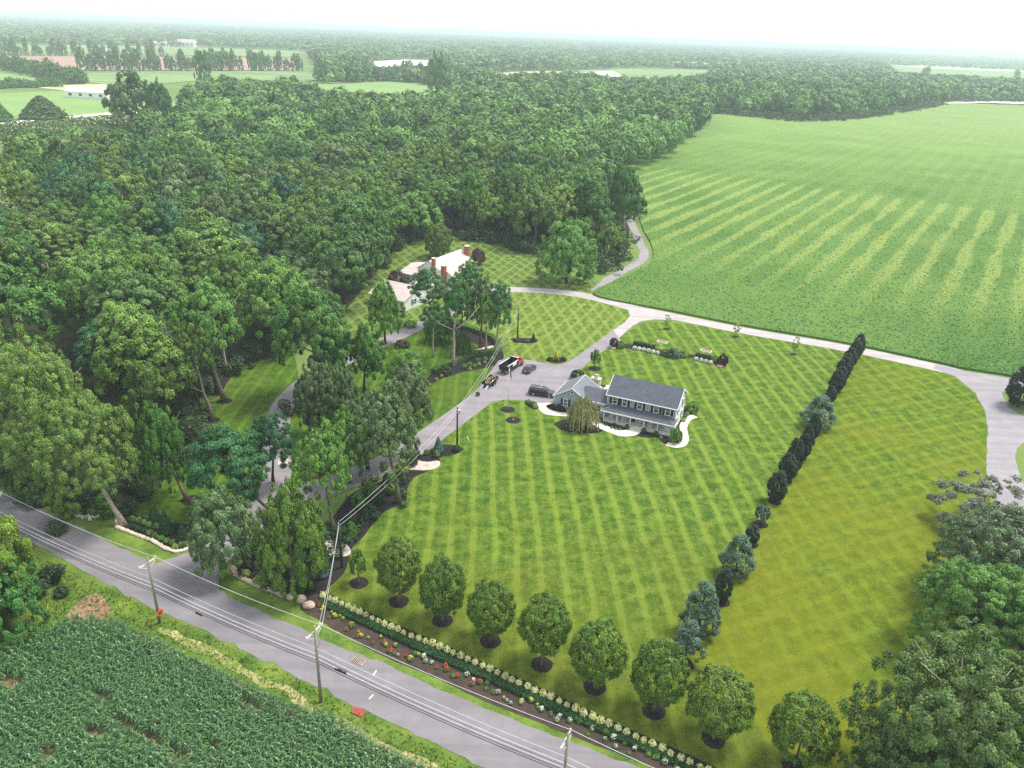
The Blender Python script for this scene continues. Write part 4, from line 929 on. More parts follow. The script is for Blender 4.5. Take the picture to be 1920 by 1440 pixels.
W = [((1036, 766), 9, .95, 'hedge', 'dark ball shrub at the garage corner'), ((1047, 768), 10, 1.1, 'shrub', 'mottled shrub below the garage window'), ((1055, 770), 8, .8, 'hedge', 'dark low shrub right of the garage window shrub'), ((1067, 774), 11, 1.0, 'lime', 'lime ball shrub beside the golden weeping tree'),
     ((991, 757), 9, .9, 'box', 'light shrub in the small bed by the walk, nearest the court'), ((998, 760), 9, .9, 'box', 'light shrub in the small bed by the walk, middle'), ((1003, 765), 10, 1.0, 'lime', 'brightest shrub in the small bed by the walk'),
     ((1137, 797), 8, .7, 'hedge', 'dark shrub at the left end of the porch bed'), ((1151, 800), 9, .8, 'hedge', 'dark shrub in the middle of the porch bed'), ((1175, 804), 10, .9, 'hedge', 'dark shrub at the right end of the porch bed'),
     ((1207, 812), 10, 1.1, 'hedge', 'dark ball shrub right of the porch steps'), ((1229, 817), 10, .9, 'hedge', 'dark ball shrub before the porch middle'), ((1239, 822), 6, .5, 'lime', 'tiny lime shrub at the mulch edge'), 
     ((1281, 790), 8, .8, 'lime', 'lime shrub beside the house gable, nearest'), ((1284, 784), 8, .8, 'box', 'lime shrub beside the house gable, middle'), ((1288, 779), 8, .8, 'lime', 'lime shrub beside the house gable, farthest'),
     ((1150, 651), 16, 2.3, 'maroon', 'dark red shrub at the left end of the curved bed'), ((1163, 652), 15, 1.8, 'box', 'green shrub beside the dark red shrub'), ((1248, 666), 18, 1.7, 'mid', 'green shrub left of the large blue shrub'), ((1262, 669), 26, 2.2, 'spruce', 'large blue-green shrub in the middle of the curved bed'), ((1280, 669), 18, 1.6, 'box', 'green shrub right of the large blue shrub'), ((1340, 679), 14, 1.5, 'box', 'green shrub beside the dark round shrub'), ((1354, 684), 18, 2.6, 'maroon', 'dark round shrub at the right end of the curved bed'),
     ((1030, 676), 7, .9, 'hedge', 'dark ball left of the golden conifer'), ((1043, 677), 7, .9, 'hedge', 'dark ball before the golden conifer'), ((1055, 676), 7, .9, 'hedge', 'dark ball right of the golden conifer'),
     ((970, 640), 14, .7, 'plum', 'dark low plants at the foot of the north pole'), ((985, 641), 14, .7, 'plum', 'dark low plants in the north pole bed, middle'), 
     ((857, 846), 15, 1.2, 'shrub', 'dark shrub at the foot of the house pole'), ((818, 856), 12, 1.2, 'mid', 'green ball shrub right of the gravel bed'), ((800, 852), 11, 1.0, 'mid', 'green ball shrub beside the small blue spruce'),
     ((755, 890), 26, 2.6, 'lime', 'light green bush at the oak foot by the gravel bed'), ((772, 872), 22, 2.4, 'shrub', 'dark bush on the gravel bed'), ((712, 945), 18, 2.4, 'shrub', 'tall bush in the black bed, below the leaning oak'), ((700, 935), 18, 2.4, 'mid', 'green bush in the black bed, beside the tall bush'), ((690, 972), 20, 2.6, 'shrub', 'dark bush in the black bed, middle'), ((672, 955), 24, 3.0, 'mid', 'wide green bush in the black bed'), ((660, 1012), 20, 3.0, 'mid', 'upright bush in the black bed by the gravel'), ((660, 985), 18, 2.6, 'shrub', 'dark bush in the black bed behind the upright bush'), ((726, 905), 16, 1.8, 'shrub', 'dark bush in the black bed, upper end'), ((735, 925), 18, 1.6, 'mid', 'low bush beside the leaning oak foot'),
     ((587, 1108), 14, 1.6, 'shrub', 'small bush at the lower corner of the black bed'), ((566, 1112), 9, .8, 'hedge', 'dark ball in the lower corner of the black bed'),
     ((462, 1080), 14, 1.0, 'lime', 'lime bush behind the boulder edging, left'), ((485, 1094), 18, 1.2, 'lime', 'lime bush behind the boulder edging, middle'), ((520, 1105), 22, 1.5, 'yellow', 'yellow-green bush behind the boulder edging, right'),
     ((835, 702), 22, 2.0, 'shrub', 'dark shrub left of the garden hedge'), ((785, 712), 24, 1.8, 'mid', 'green shrub at the garden edge'), ((755, 650), 26, 1.6, 'plum', 'dark shrubs below the white house front'), ((770, 612), 24, 1.4, 'mid', 'low shrubs along the white house front'), ((1298, 772), 23, 2.0, 'mid', 'green bush at the far end of the house gable'), ((1083, 709), 26, 1.9, 'shrub', 'dark bush behind the garage'), ((1130, 728), 12, .8, 'shrub', 'dark planting beside the patio'),
     ((896, 742), 8, .9, 'shrub', 'small dark shrub at the driveway beside the trailer'), ((1140, 735), 8, .7, 'hedge', 'dark planting on the patio edge')]
for px, wd_, h, lf, lb in W:
    sh(px, wd_, h, lf, lb, crown='shrub' if h > 1.4 else 'smallshrub')
ptree('corner_bush', 'large leafy bush at the front corner of the porch', (1266, 829), 801, 27, 'shrub', 'mid', .02, 'bark', trunk=TRUNK_STEM)
ptree('blue_spruce', 'small silver-blue spruce by the house pole', (822, 848), 820, 20, 'cone', 'bluespruce', .02, 'bark', trunk=TRUNK_STEM)
ptree('blue_spruce', 'silver-blue spruce in the lower corner of the black bed', (604, 1080), 1045, 24, 'cone', 'bluespruce', .02, 'bark', trunk=TRUNK_STEM)
ptree('golden_conifer', 'bright golden cone conifer beside the parking court', (1042, 675), 659, 12, 'cone', 'goldcone', .01, 'bark', trunk=TRUNK_STEM)
ptree('dwarf_conifer', 'small dark conifer in the north pole bed', (1000, 640), 624, 9, 'cone', 'hedge', .01, 'bark', trunk=TRUNK_STEM)
for i, g in enumerate(row([(1190, 652), (1207, 655), (1233, 661)], 6)): shrub('hydrangea', 'white hydrangea before the longer dark box hedge', g + Vector((-.2, -1.0, 0)), 1.3, .9, 'whiteflower', 'smallshrub', 'white hydrangeas at the longer box hedge', 'hydrangea')
for i, g in enumerate(row([(1305, 672), (1320, 676), (1332, 679)], 4)): shrub('hydrangea', 'white hydrangea before the shorter dark box hedge', g + Vector((-.2, -1.0, 0)), 1.2, .9, 'whiteflower', 'smallshrub', 'white hydrangeas at the shorter box hedge', 'hydrangea')
sh((1150, 654), 8, .4, 'whiteflower', 'white flowers below the dark red shrub', None, 'smallshrub', 'flower_clump', 'flowers'); sh((1350, 687), 12, .35, 'pinkflower', 'pink flowers below the dark round shrub', None, 'smallshrub', 'flower_clump', 'flowers')
for px in ((1147, 803), (1155, 805), (1163, 806)): sh(px, 6, .4, 'box', 'low light plant along the porch bed edge', 'low plants along the porch bed')

# stones -----------------------------------------------------------------------------------------------
def stone_mesh(seed):
    rg = np.random.default_rng(seed); b = MB(); d = fib(26, rg); import bmesh
    bm = bmesh.new(); bmesh.ops.create_icosphere(bm, subdivisions=2, radius=1)
    ax = unit(rg.normal(size=(9, 3)))
    for v in bm.verts:
        p = np.array(v.co); m = (ax @ p); k = 1 - .55 * max(0, m.max() - .72) * 1.6; v.co = Vector(p * k * (1 + rg.normal() * .03))
        if v.co.z < -.45: v.co.z = -.45
    me = bpy.data.meshes.new('boulder'); bm.to_mesh(me); bm.free(); me.materials.append(MT['boulder']); return me
STN = [stone_mesh(i) for i in range(5)]
for i, (px, r, lb) in enumerate((((579, 1138), .75, 'nearest the clipped hedge'), ((564, 1127), .7, 'second from the clipped hedge'), ((544, 1122), .55, 'third from the clipped hedge'), ((530, 1117), .5, 'fourth from the clipped hedge'))):
    o = link(bpy.data.objects.new('boulder', STN[i])); o.location = G(*px) + Vector((0, 0, r * .4)); o.scale = (r * 1.2, r, r * .95); o.rotation_euler.z = i; tag(o, 'tan boulder at the mulch corner, ' + lb, 'boulder', 'boulders at the mulch corner')
def stone_wall(label, px, n, size, mat='stone'):
    b = MB()
    for g in row(px, n):
        me = STN[rnd.randrange(5)]; s = size * rnd.uniform(.75, 1.3); a = rnd.uniform(0, 6.28)
        vs = [(g.x + (v.co.x * math.cos(a) - v.co.y * math.sin(a)) * s * 1.15, g.y + (v.co.x * math.sin(a) + v.co.y * math.cos(a)) * s, v.co.z * s * .8 + s * .35 + .02) for v in me.vertices]
        b.add(vs, [tuple(p.vertices) for p in me.polygons])
    return tag(b.build('stone_edging', MT[mat]), label, 'stone edging')
stone_wall('pale stone edging round the bed of clipped balls', [(220, 977), (221, 990), (241, 998), (260, 1005), (284, 1014), (312, 1030), (329, 1036), (345, 1033), (362, 1024), (376, 1015)], 80, .30)
stone_wall('pale stone edging under the leftmost roadside trees', [(110, 951), (128, 960), (140, 966), (156, 971), (175, 972), (201, 965), (215, 961)], 42, .33)
stone_wall('tan stone edging below the corner mulch bed', [(437, 1066), (444, 1080), (462, 1090), (490, 1102), (520, 1114), (528, 1117)], 34, .36, 'boulder')
o = MB().box((0, 0, .8), (1.1, 1.1, 1.6)).build('stone_pillar', MT['boulder']); o.location = G(378, 1016); tag(o, 'square stone pillar at the driveway mouth', 'pillar')
MB().box((0, 0, 1.66), (1.4, 1.4, .14)).build('capstone', MT['stone'], o); o.rotation_euler.z = .5
for px, lb, seed in (((131, 966), 'left one', 2), ((168, 973), 'right one', 5)):
    rg = random.Random(seed); b = MB()
    for q in range(3):
        a = rg.uniform(0, 3); b.tube([(-.9 * math.cos(a), -.9 * math.sin(a), .2), (0, 0, .55 + .1 * q), (1.0 * math.cos(a + .7), 1.0 * math.sin(a + .7), .25)], [.07, .11, .05], 6)
    o = b.build('driftwood', MT['arm']); o.location = G(*px); tag(o, 'bleached bent driftwood before the stone edging, ' + lb, 'driftwood')
for px, lb in (((672, 1262 - 22), 'far side of the road'), ((672, 1336), 'beside the corn')):
    b = MB(); b.box((0, 0, .06), (1.6, .9, .1)); o = b.build('storm_drain', MT['terracotta'] if 'corn' in lb else MT['boulder']); o.location = G(*px) + Vector((0, 0, .02)); o.rotation_euler.z = R(-25); tag(o, 'rusty storm drain grate, ' + lb, 'drain')
    g2 = MB()
    for q in range(6): g2.box((-.6 + q * .24, 0, .13), (.09, .8, .04))
    g2.build('grate', MT['black'] if 'corn' not in lb else MT['terracotta'], o)
for px, lb in (((1242, 642), 'nearer the driveway'), ((1324, 659), 'nearer the evergreen row')):
    o = thing('horseshoe_pit', 'wooden framed horseshoe pit in the back lawn, ' + lb, 'horseshoe pit', G(*px), R(-26))
    b = MB(); b.box((0, -.75, .12), (2.6, .14, .2)); b.box((0, .75, .12), (2.6, .14, .2)); b.box((-1.23, 0, .12), (.14, 1.36, .2)); b.box((1.23, 0, .12), (.14, 1.36, .2)); b.build('frame', MT['arm'], o)
    MB().box((0, 0, .06), (2.32, 1.36, .06)).build('sand', MT['dirt'], o); MB().tube([(0, 0, .09), (.06, 0, .45)], .03, 6).build('stake', MT['black'], o)
p, q = G(880, 829), G(876, 818, .4)
tag(MB().tube([p, q], .05, 6).build('garden_stake', MT['white']), 'thin white stake lying in the front lawn', 'stake')
# ------------------------------------------------------------------ the wood
WOODPX = [(-250, 345), (-20, 290), (100, 268), (195, 262), (225, 245), (330, 215), (350, 175), (420, 152), (500, 165), (560, 158), (625, 178), (720, 190), (800, 186), (850, 170), (900, 156), (960, 148), (1060, 142), (1150, 150), (1230, 152), (1330, 150), (1335, 190), (1322, 205), (1290, 235), (1235, 262), (1160, 292), (1115, 322), (1150, 345), (1165, 400), (1130, 440), (1110, 452), (985, 455), (940, 465), (870, 455), (790, 462), (700, 490), (672, 535), (620, 575), (520, 600), (455, 610), (385, 670), (310, 730), (240, 790), (130, 820), (20, 820), (-250, 760)]
wood_g = gpoly(WOODPX, 15)
FARB = [(1330, 208), (1420, 214), (1500, 222), (1600, 217), (1690, 204), (1770, 190), (1840, 187), (2300, 190), (2300, 160), (1920, 147), (1800, 146), (1700, 142), (1640, 128), (1500, 118), (1380, 118), (1300, 140), (1230, 152), (1335, 180)]
farb_g = gpoly(FARB[:8], 3) + gpoly(FARB[8:17], 20) + gpoly(FARB[17:], 8)

def scatter(poly, gap, rg, jit=.5, maxy=1e9):
    a = np.array(poly); lo, hi = a.min(0), np.minimum(a.max(0), [1e9, maxy]); out = []
    ny = int((hi[1] - lo[1]) / (gap * .87)) + 1
    for j in range(ny):
        x = np.arange(lo[0] + (j % 2) * gap / 2, hi[0], gap); out.append(np.column_stack([x, np.full(len(x), lo[1] + j * gap * .87)]))
    p = np.vstack(out); p = p + rg.uniform(-.5, .5, p.shape) * gap * jit * 1.3
    return p[inside(p, poly)]
rg = np.random.default_rng(5)
wp = scatter(wood_g, 12.0, rg)
wp = wp[inside(wp, gpoly(FLOOR)) | (wp[:, 1] > 480)]
# keep clear of the surveyed trees at the wood's edge
wp = wp[np.argsort(np.hypot(wp[:, 0], wp[:, 1]))]
NEAR = 295
def topx(x, y, z):
    P = np.array([x, y, z - CAM_H]); k = FPX / (P @ _F); return 960 + k * (P @ _R), 720 - k * (P @ _U)
def inview(p): 
    u = np.array([topx(x, y, 13) for x, y in p]); return (u[:, 0] > -120) & (u[:, 0] < 2040)
wp = wp[inview(wp)]
# the clearings and the landmarks of the wood's edge: no crown stands before these
CLEAR = [(300, 910), (335, 885), (350, 850), (400, 820), (400, 770), (450, 770), (430, 720), (470, 715), (500, 700), (525, 690), (480, 780), (500, 730), (535, 760), (270, 940), (290, 960), (600, 690), (560, 640), (650, 660), (640, 600), (690, 620),
         (760, 590), (780, 560), (800, 500), (825, 500), (850, 490), (875, 480), (760, 515), (735, 505), (720, 525), (980, 505), (930, 490), (770, 480), (710, 500), (1000, 490), (1062, 470), (1020, 470), (1100, 470), (1062, 430), (1141, 450), (1172, 370), (1185, 400), (1160, 340), (822, 455),
         (100, 520), (112, 500), (88, 560), (75, 570), (120, 580), (490, 485), (415, 600), (380, 650), (100, 700), (50, 650), (170, 660), (200, 760), (252, 235), (262, 190), (150, 245), (200, 245), (60, 250)]
def blocked(p, h=20., wd=18.):
    out = np.zeros(len(p), bool); cl = np.array(CLEAR, float)
    for i, (x, y) in enumerate(p):
        u, v = topx(x, y, h * .62); dist = math.sqrt(x * x + y * y + CAM_H ** 2); rr = wd / 2 * FPX / dist
        if y > 900: break
        out[i] = ((((cl[:, 0] - u) / rr) ** 2 + ((cl[:, 1] - v) / (rr * .9)) ** 2) < .85).any()
    return out
wp = wp[~blocked(wp)]
near, rest = wp[:NEAR], wp[NEAR:]
PAL = [('dark', 'dark green', .24), ('mid', 'mid green', .3), ('pale', 'pale grey-green', .16), ('bright', 'light green', .2), ('blue', 'bluish green', .1)]
cum = np.cumsum([p[2] for p in PAL])
for x, y in near:
    k = int(np.searchsorted(cum, rg.random() * cum[-1])); lf, nm, _ = PAL[k]
    u, v = topx(x, y, 15)
    if u > 1020: zone = 'in the wood along the crop field edge'
    elif v > 560 and u < 330: zone = 'in the wood above the country road'
    elif v > 500 and u < 700: zone = 'in the wood above the shaded lawn'
    elif u > 640: zone = 'in the wood behind the white house'
    elif u > 330: zone = 'in the middle of the wood'
    else: zone = 'in the wood at the left edge of view'
    h = rg.uniform(15, 25); wd = rg.uniform(14.5, 21.5)
    cr = ['wood', 'wood', 'broad', 'airy'][rg.integers(0, 4)] if y > 190 else ['fine', 'broad'][rg.integers(0, 2)]
    tree('forest_tree', '%s broadleaf tree %s' % (nm, zone), (x, y, 0), h, wd, cr, lf, rg.uniform(.18, .36), 'bark' if rg.random() < .6 else 'bark_dark', group='%s trees %s' % (nm, zone))

def mass(name, label, pts, hr, wr, nq, lsize, leaf='far', lumps=10):
    """many far crowns merged: each a lumpy dome of leaf clumps"""
    tpl = []
    for i in range(6):
        r2 = np.random.default_rng(900 + i); d = fib(lumps, r2, -.5); d = unit(d + r2.normal(size=d.shape) * .2)
        cen = d * (.62 + .2 * r2.random((lumps, 1))); r = .34 * (.7 + .6 * r2.random(lumps)); V, t = leaves(r2, cen, np.stack([r, r, r], 1), nq, lsize, wu=.5, wr=.8, wn=.4)
        tpl.append((norm_crown(V), t))
    Vs, Ts = [], []
    ids = rg.integers(0, 6, len(pts))
    for i in range(6):
        p = pts[ids == i]; m = len(p)
        if not m: continue
        V, t = tpl[i]; h = rg.uniform(*hr, m); w_ = rg.uniform(*wr, m) / 2; a = rg.random(m) * 6.28
        ca_, sa_ = np.cos(a)[:, None, None], np.sin(a)[:, None, None]; x, y = V[None, ..., 0], V[None, ..., 1]
        X = (x * ca_ - y * sa_) * w_[:, None, None] + p[:, 0][:, None, None]; Y = (x * sa_ + y * ca_) * w_[:, None, None] + p[:, 1][:, None, None]
        Z = np.broadcast_to(V[None, ..., 2], X.shape) * (h * .76)[:, None, None] + (h * .24)[:, None, None]
        Vs.append(np.stack([X, Y, Z], -1).reshape(-1, 4, 3)); tt = rg.random(m)[:, None] * .75 + t[None] * .45 - .12
        Ts.append(np.clip(tt, 0, 1).ravel())
    o = link(bpy.data.objects.new(name, quads_mesh(name, np.vstack(Vs), FO[leaf], np.concatenate(Ts))))
    return tag(o, label, 'woodland', None, 'stuff')
rest_n = rest[rest[:, 1] < 560]; rest_f = rest[rest[:, 1] >= 560]
mass('woodland', 'middle depth of the wood beyond the nearest trees', rest_n, (15, 25), (15, 21), 520, .13, lumps=30)
mass('woodland', 'far depth of the wood towards the fields', rest_f, (15, 25), (15, 21), 260, .20, lumps=18)
fb = scatter(farb_g, 14, rg); fb = fb[inview(fb)]; fbd = fb[:, 1]
# fuller crowns along the field's far edge
mass('woodland', 'wood behind the far edge of the crop field', fb[fbd < 1250], (15, 27), (14, 22), 220, .22, lumps=18)
if (fbd >= 1250).any(): mass('woodland', 'wood receding behind the far field edge', fb[fbd >= 1250], (13, 22), (15, 24), 70, .42)

# understorey along the near edges of the wood
def brush(label, px, width, n, h, size, leaf, blob=1.5):
    g = [np.array(G(*p)[:2]) for p in px]; L = smooth_loop(g, False); L = np.array(L); seg = np.linalg.norm(np.diff(L, axis=0), axis=1)
    k = max(8, int(seg.sum() / blob * 1.6)); i = NP.choice(len(L) - 1, k, p=seg / seg.sum()); u = NP.random(k)[:, None]
    c = L[i] + (L[i + 1] - L[i]) * u + NP.normal(size=(k, 2)) * width / 2
    r = blob * (.5 + .7 * NP.random(k)); cz = np.abs(NP.normal(size=k)) * h * .4 + r * .5
    V, t = leaves(NP, np.column_stack([c, cz]), np.stack([r, r, r * .8], 1), n, size, wu=.7, wr=0, ctr=None, cut=-2)
    V[..., 2] = np.maximum(V[..., 2], .03)
    o = link(bpy.data.objects.new('undergrowth', quads_mesh('undergrowth', V, FO[leaf], t))); return tag(o, label, 'undergrowth', None, 'stuff')
brush('dark undergrowth between road and wood at the left', [(-60, 862), (30, 905), (110, 940), (170, 958), (220, 955)], 5, 9000, 3.5, .26, 'shrub')
brush('dark undergrowth along the shaded lawn', [(238, 940), (310, 878), (365, 820), (338, 775), (355, 745), (400, 722), (440, 682), (520, 648), (560, 630)], 4.5, 14000, 4.0, .28, 'shrub')
brush('undergrowth at the back lawn of the white house', [(690, 510), (740, 470), (800, 446), (900, 452), (1000, 475), (1090, 500), (1120, 510), (1160, 485), (1180, 450)], 5, 12000, 4.0, .42, 'shrub', 2)
brush('undergrowth along the crop field edge', [(1190, 420), (1180, 395), (1150, 335), (1160, 304), (1240, 274), (1308, 239), (1328, 214), (1420, 221), (1500, 229), (1600, 224), (1690, 211), (1768, 197)], 6, 14000, 5.0, .8, 'shrub', 3)
brush('dark bushes below the road at the left edge', [(-80, 1130), (0, 1150), (60, 1120), (90, 1090)], 4, 7000, 3.2, .24, 'shrub')
brush('bushes under the lower right trees', [(1720, 1480), (1800, 1400), (1830, 1240), (1840, 1150), (1850, 1060), (1880, 1020), (1930, 1150), (1900, 1350)], 4, 22000, 4.0, .24, 'shrub')
brush('low plants in the black bed', [(470, 1075), (540, 1085), (600, 1060), (640, 1010), (680, 960), (730, 910)], 3.5, 5000, 1.2, .20, 'shrub', .9)
brush('low plants in the grove beneath the big maples', [(560, 770), (620, 760), (690, 770), (760, 745), (790, 720)], 5, 7000, 1.6, .24, 'shrub', 1.2)
brush('plants behind the left stone edging', [(108, 940), (135, 955), (170, 962), (210, 955)], 3, 3500, 1.6, .2, 'mid', .9)

# ------------------------------------------------------------------ far country
def flat(name, c1, c2, s1=.02, s2=.4, stretch=None):
    if not stretch: return surf(name, c1, c2, s1, s2, .2, .2)
    t = NT(name); f = t.noise(1, 4, .6, vec=t.mapped(stretch[0], (stretch[1], stretch[2], 1)))
    return t.done(t.mix(t.ramp(f, (.35, 0.), (.65, 1.)), c1, c2), .95, .1)
MT['f_green'] = flat('pasture_grass', (.15, .28, .07), (.26, .38, .13))
MT['f_pale'] = flat('pale_hayfield', (.36, .42, .20), (.55, .56, .32))
MT['f_brown'] = flat('ploughed_soil', (.30, .17, .14), (.46, .30, .25))
MT['f_rows'] = flat('crop_rows', (.10, .22, .07), (.30, .38, .16), stretch=(R(20), .01, .12))
MT['f_white'] = flat('pale_stubble', (.66, .62, .52), (.82, .80, .72))
MT['f_nursery'] = flat('nursery_soil', (.22, .27, .10), (.42, .38, .22), .04, .8)
FIELDS = [('pasture', 'light green pasture at the left', [(-260, 178), (0, 176), (120, 170), (210, 190), (330, 192), (330, 215), (215, 212), (120, 218), (0, 226), (-260, 236)], 'f_green'),
          ('pasture', 'narrow pale pasture below the left hedgerow', [(-260, 150), (0, 137), (60, 142), (95, 158), (0, 162), (-260, 172)], 'f_green'),
          ('field_road', 'pale farm track beside the nursery rows', [(-200, 240), (0, 230), (100, 221), (200, 212), (300, 208), (300, 211), (200, 216), (100, 225), (0, 235), (-200, 246)], 'f_white'),
          ('nursery_field', 'nursery field with rows of young plants', [(-200, 250), (0, 236), (140, 222), (230, 216), (340, 222), (335, 240), (200, 262), (0, 275), (-200, 290)], 'f_nursery'),
          ('scrub_field', 'rough field round the white farm shed', [(70, 165), (150, 158), (230, 158), (230, 190), (120, 170)], 'f_pale'),
          ('row_field', 'green row-crop field behind the hedgerow', [(140, 152), (150, 138), (300, 134), (560, 134), (610, 140), (600, 152), (400, 150), (230, 162)], 'f_rows'),
          ('ploughed_field', 'reddish ploughed field', [(-300, 103), (0, 106), (200, 106), (400, 109), (560, 111), (560, 132), (300, 132), (120, 132), (0, 118), (-300, 112)], 'f_brown'),
          ('row_field', 'pale striped field beyond the ploughed field', [(-300, 80), (0, 84), (200, 85), (400, 90), (560, 96), (560, 107), (250, 102), (-300, 98)], 'f_rows'),
          ('hayfield', 'light green hayfield behind the wood', [(555, 160), (620, 158), (740, 153), (850, 165), (860, 192), (800, 200), (700, 175), (560, 172)], 'f_green'),
          ('hayfield', 'pale hayfield among the far trees', [(690, 116), (760, 112), (830, 114), (800, 124), (700, 126)], 'f_white'),
          ('hayfield', 'pale strip field among the far trees', [(900, 140), (980, 134), (1100, 134), (1060, 146), (920, 148)], 'f_pale'),
          ('row_field', 'pale field before the red-roofed barn', [(1080, 132), (1200, 128), (1340, 132), (1330, 146), (1200, 150), (1090, 148)], 'f_rows'),
          ('bare_field', 'whitish bare field left of the barn field', [(1060, 137), (1150, 134), (1170, 144), (1080, 150)], 'f_white'),
          ('stubble_field', 'whitish far field at the right', [(1350, 101), (1450, 103), (1560, 108), (1560, 112), (1450, 109), (1352, 107)], 'f_white'),
          ('stubble_field', 'wide whitish far field at the right edge', [(1660, 117), (1780, 119), (2200, 138), (2200, 165), (1920, 147), (1790, 141), (1690, 135)], 'f_green'),
          ('bare_field', 'whitish strip on the wide far field', [(1665, 117), (1780, 118), (2100, 132), (2100, 140), (1800, 131), (1680, 124)], 'f_white'),
          ('field_strip', 'pale track at the far end of the crop field', [(1770, 191), (1850, 190), (2100, 196), (2100, 200), (1850, 194), (1772, 195)], 'f_white')]
for i, (nm, lb, px, m) in enumerate(FIELDS):
    sheet(nm, px, .25 + .03 * i, m, False, 0, False, lb)
# countryside woods: scattered over everything beyond, leaving the fields open
open_px = [f[2] for f in FIELDS]
def far_points(y0, y1, gap):
    xs = []
    for y in np.arange(y0, y1, gap * .87):
        half = y * .78; x = np.arange(-half, half, gap); xs.append(np.column_stack([x, np.full(len(x), y)]))
    p = np.vstack(xs); p = p + rg.uniform(-.5, .5, p.shape) * gap
    return p[inview(p)]
def keep_out(p, polys, margin_z=0):
    for q in polys:
        for mz in (0, 9, 18): p = p[~inside(p, gpoly(q, mz))]
    return p
BIGOPEN = [[(-400, 99), (0, 101), (580, 107), (600, 133), (560, 155), (420, 155), (330, 160), (360, 200), (340, 250), (200, 280), (-400, 320)],
           [(-300, 79), (0, 83), (400, 89), (580, 96), (580, 108), (-300, 100)]]
A = far_points(800, 2000, 17)
A = A[~inside(A, wood_g) & ~inside(A, farb_g) & ~inside(A, crop_g)]
A = keep_out(A, BIGOPEN + open_px, 0)
A = keep_out(A, [[(1320, 215), (1770, 200), (2400, 225), (2400, 900), (1320, 700)]])
B2 = keep_out(keep_out(far_points(2000, 3600, 26), open_px), [BIGOPEN[1], BIGOPEN[0]])
C2 = keep_out(far_points(3600, 12000, 62), [])
A = A[(A[:, 1] > 1000) | (A[:, 0] > 0)]
mass('far_woods', 'hazy woods behind the fields', A, (13, 22), (15, 24), 70, .42)
mass('far_woods', 'bluish woods towards the horizon', B2, (12, 20), (22, 36), 36, .5)
mass('far_woods', 'faint woods on the horizon', C2, (11, 19), (50, 75), 22, .55)

def far_tree(px, h, wd, label, group, leaf='far', name='field_tree', crown='sparse2'):
    k = rnd.randrange(8); o = link(bpy.data.objects.new(name, CROWN['wood'][k][2])); setmat(o, FO[leaf])
    o.location = G(*px); o.scale = (wd / 2, wd / 2, h); o.rotation_euler.z = rnd.uniform(0, 6)
    return tag(o, label, 'tree', group)
rnd.seed(4)
for i in range(46):
    x = 140 + i * 9.4 + rnd.uniform(-4, 4)
    if rnd.random() < .2: continue
    far_tree((x, 132.5 + x * .001), rnd.uniform(18, 34), rnd.uniform(10, 17), 'slim tree in the broken tree line before the ploughed field', 'tree line before the ploughed field')
for i in range(36):
    x = 5 + i * 8.5 + rnd.uniform(-5, 5)
    if rnd.random() < .3: continue
    far_tree((x, 104 + x * .006), rnd.uniform(14, 32), rnd.uniform(10, 16), 'slim tree in the line behind the ploughed field', 'tree line behind the ploughed field')
for i in range(34):
    t = i / 33; x = -20 + t * 175 + rnd.uniform(-4, 4); far_tree((x, 125 + t * 33 + rnd.uniform(-4, 4)), rnd.uniform(11, 22), rnd.uniform(13, 20), 'bushy tree in the left hedgerow between the fields', 'hedgerow at the left')
for i in range(14):
    x = -10 + i * 9 + rnd.uniform(-4, 4); far_tree((x, 166 - abs(x - 40) * .05 + rnd.uniform(-3, 3)), rnd.uniform(6, 13), rnd.uniform(11, 17), 'low bush above the left pasture', 'bushes above the left pasture', name='field_bush')
for i in range(26):
    x = 600 + i * 11 + rnd.uniform(-4, 4); far_tree((x, 151 + max(0, (x - 740)) * .1 + rnd.uniform(-2, 2)), rnd.uniform(14, 30), rnd.uniform(16, 26), 'bluish tree in the line behind the light hayfield', 'tree line behind the light hayfield')
for px, h, wd in (((820, 184), 48, 22), ((385, 168), 40, 20)): far_tree(px, h, wd, 'tall solitary tree standing %s' % ('in the light hayfield' if px[0] > 500 else 'behind the pasture tree cluster'), None)
for px, h, wd, lb in (((1735, 142), 26, 26, 'left'), ((1905, 148), 26, 20, 'right')): far_tree(px, h, wd, 'lone dark tree in the wide whitish field, ' + lb, None)
# rows of young nursery plants
nr_ = []
for j in range(15):
    for i in range(60):
        p = (-40 + i * 6.2 + (j % 2) * 3, 224 + j * 3.2 + rnd.uniform(-.6, .6))
        if inside(np.array([p]), [(0, 238), (150, 225), (330, 220), (335, 240), (200, 262), (0, 272)])[0]: nr_.append(G(*p)[:2])
mass('nursery_plants', 'rows of young nursery plants', np.array(nr_), (2.2, 4.5), (2.4, 3.8), 26, .5, 'dark')

# far buildings
def building(name, label, px, L, D, h, hr, rz, roofm, wallm, cat, n_win=4):
    o = thing(name, label, cat, G(*px), rz); b = MB()
    b.prism([(-D / 2, 0), (D / 2, 0), (D / 2, h), (0, hr - .3), (-D / 2, h)], -L / 2, L / 2, 0, 'x'); b.build('wall', MT[wallm], o)
    r = MB(); e = .5
    for s in (-1, 1):
        q = [(-L / 2 - e, s * (D / 2 + e), h - .2), (L / 2 + e, s * (D / 2 + e), h - .2), (L / 2 + e, 0, hr), (-L / 2 - e, 0, hr)]
        r.slab(q if s < 0 else q[::-1], .2)
    r.build('roof', MT[roofm], o)
    for i in range(n_win):
        MB().box((-L / 2 + (i + .5) * L / n_win, -D / 2 - .03, h * .55), (L / n_win * .3, .1, h * .35)).build('window', MT['glass'], o)
    return o
MT['roof_red'] = plain('red_roof_sheet', (.5, .10, .07), .5, .3)
building('farm_shed', 'long white farm shed behind the left pasture', (170, 184), 40, 14, 6, 9, R(-6), 'white', 'siding_w', 'shed')
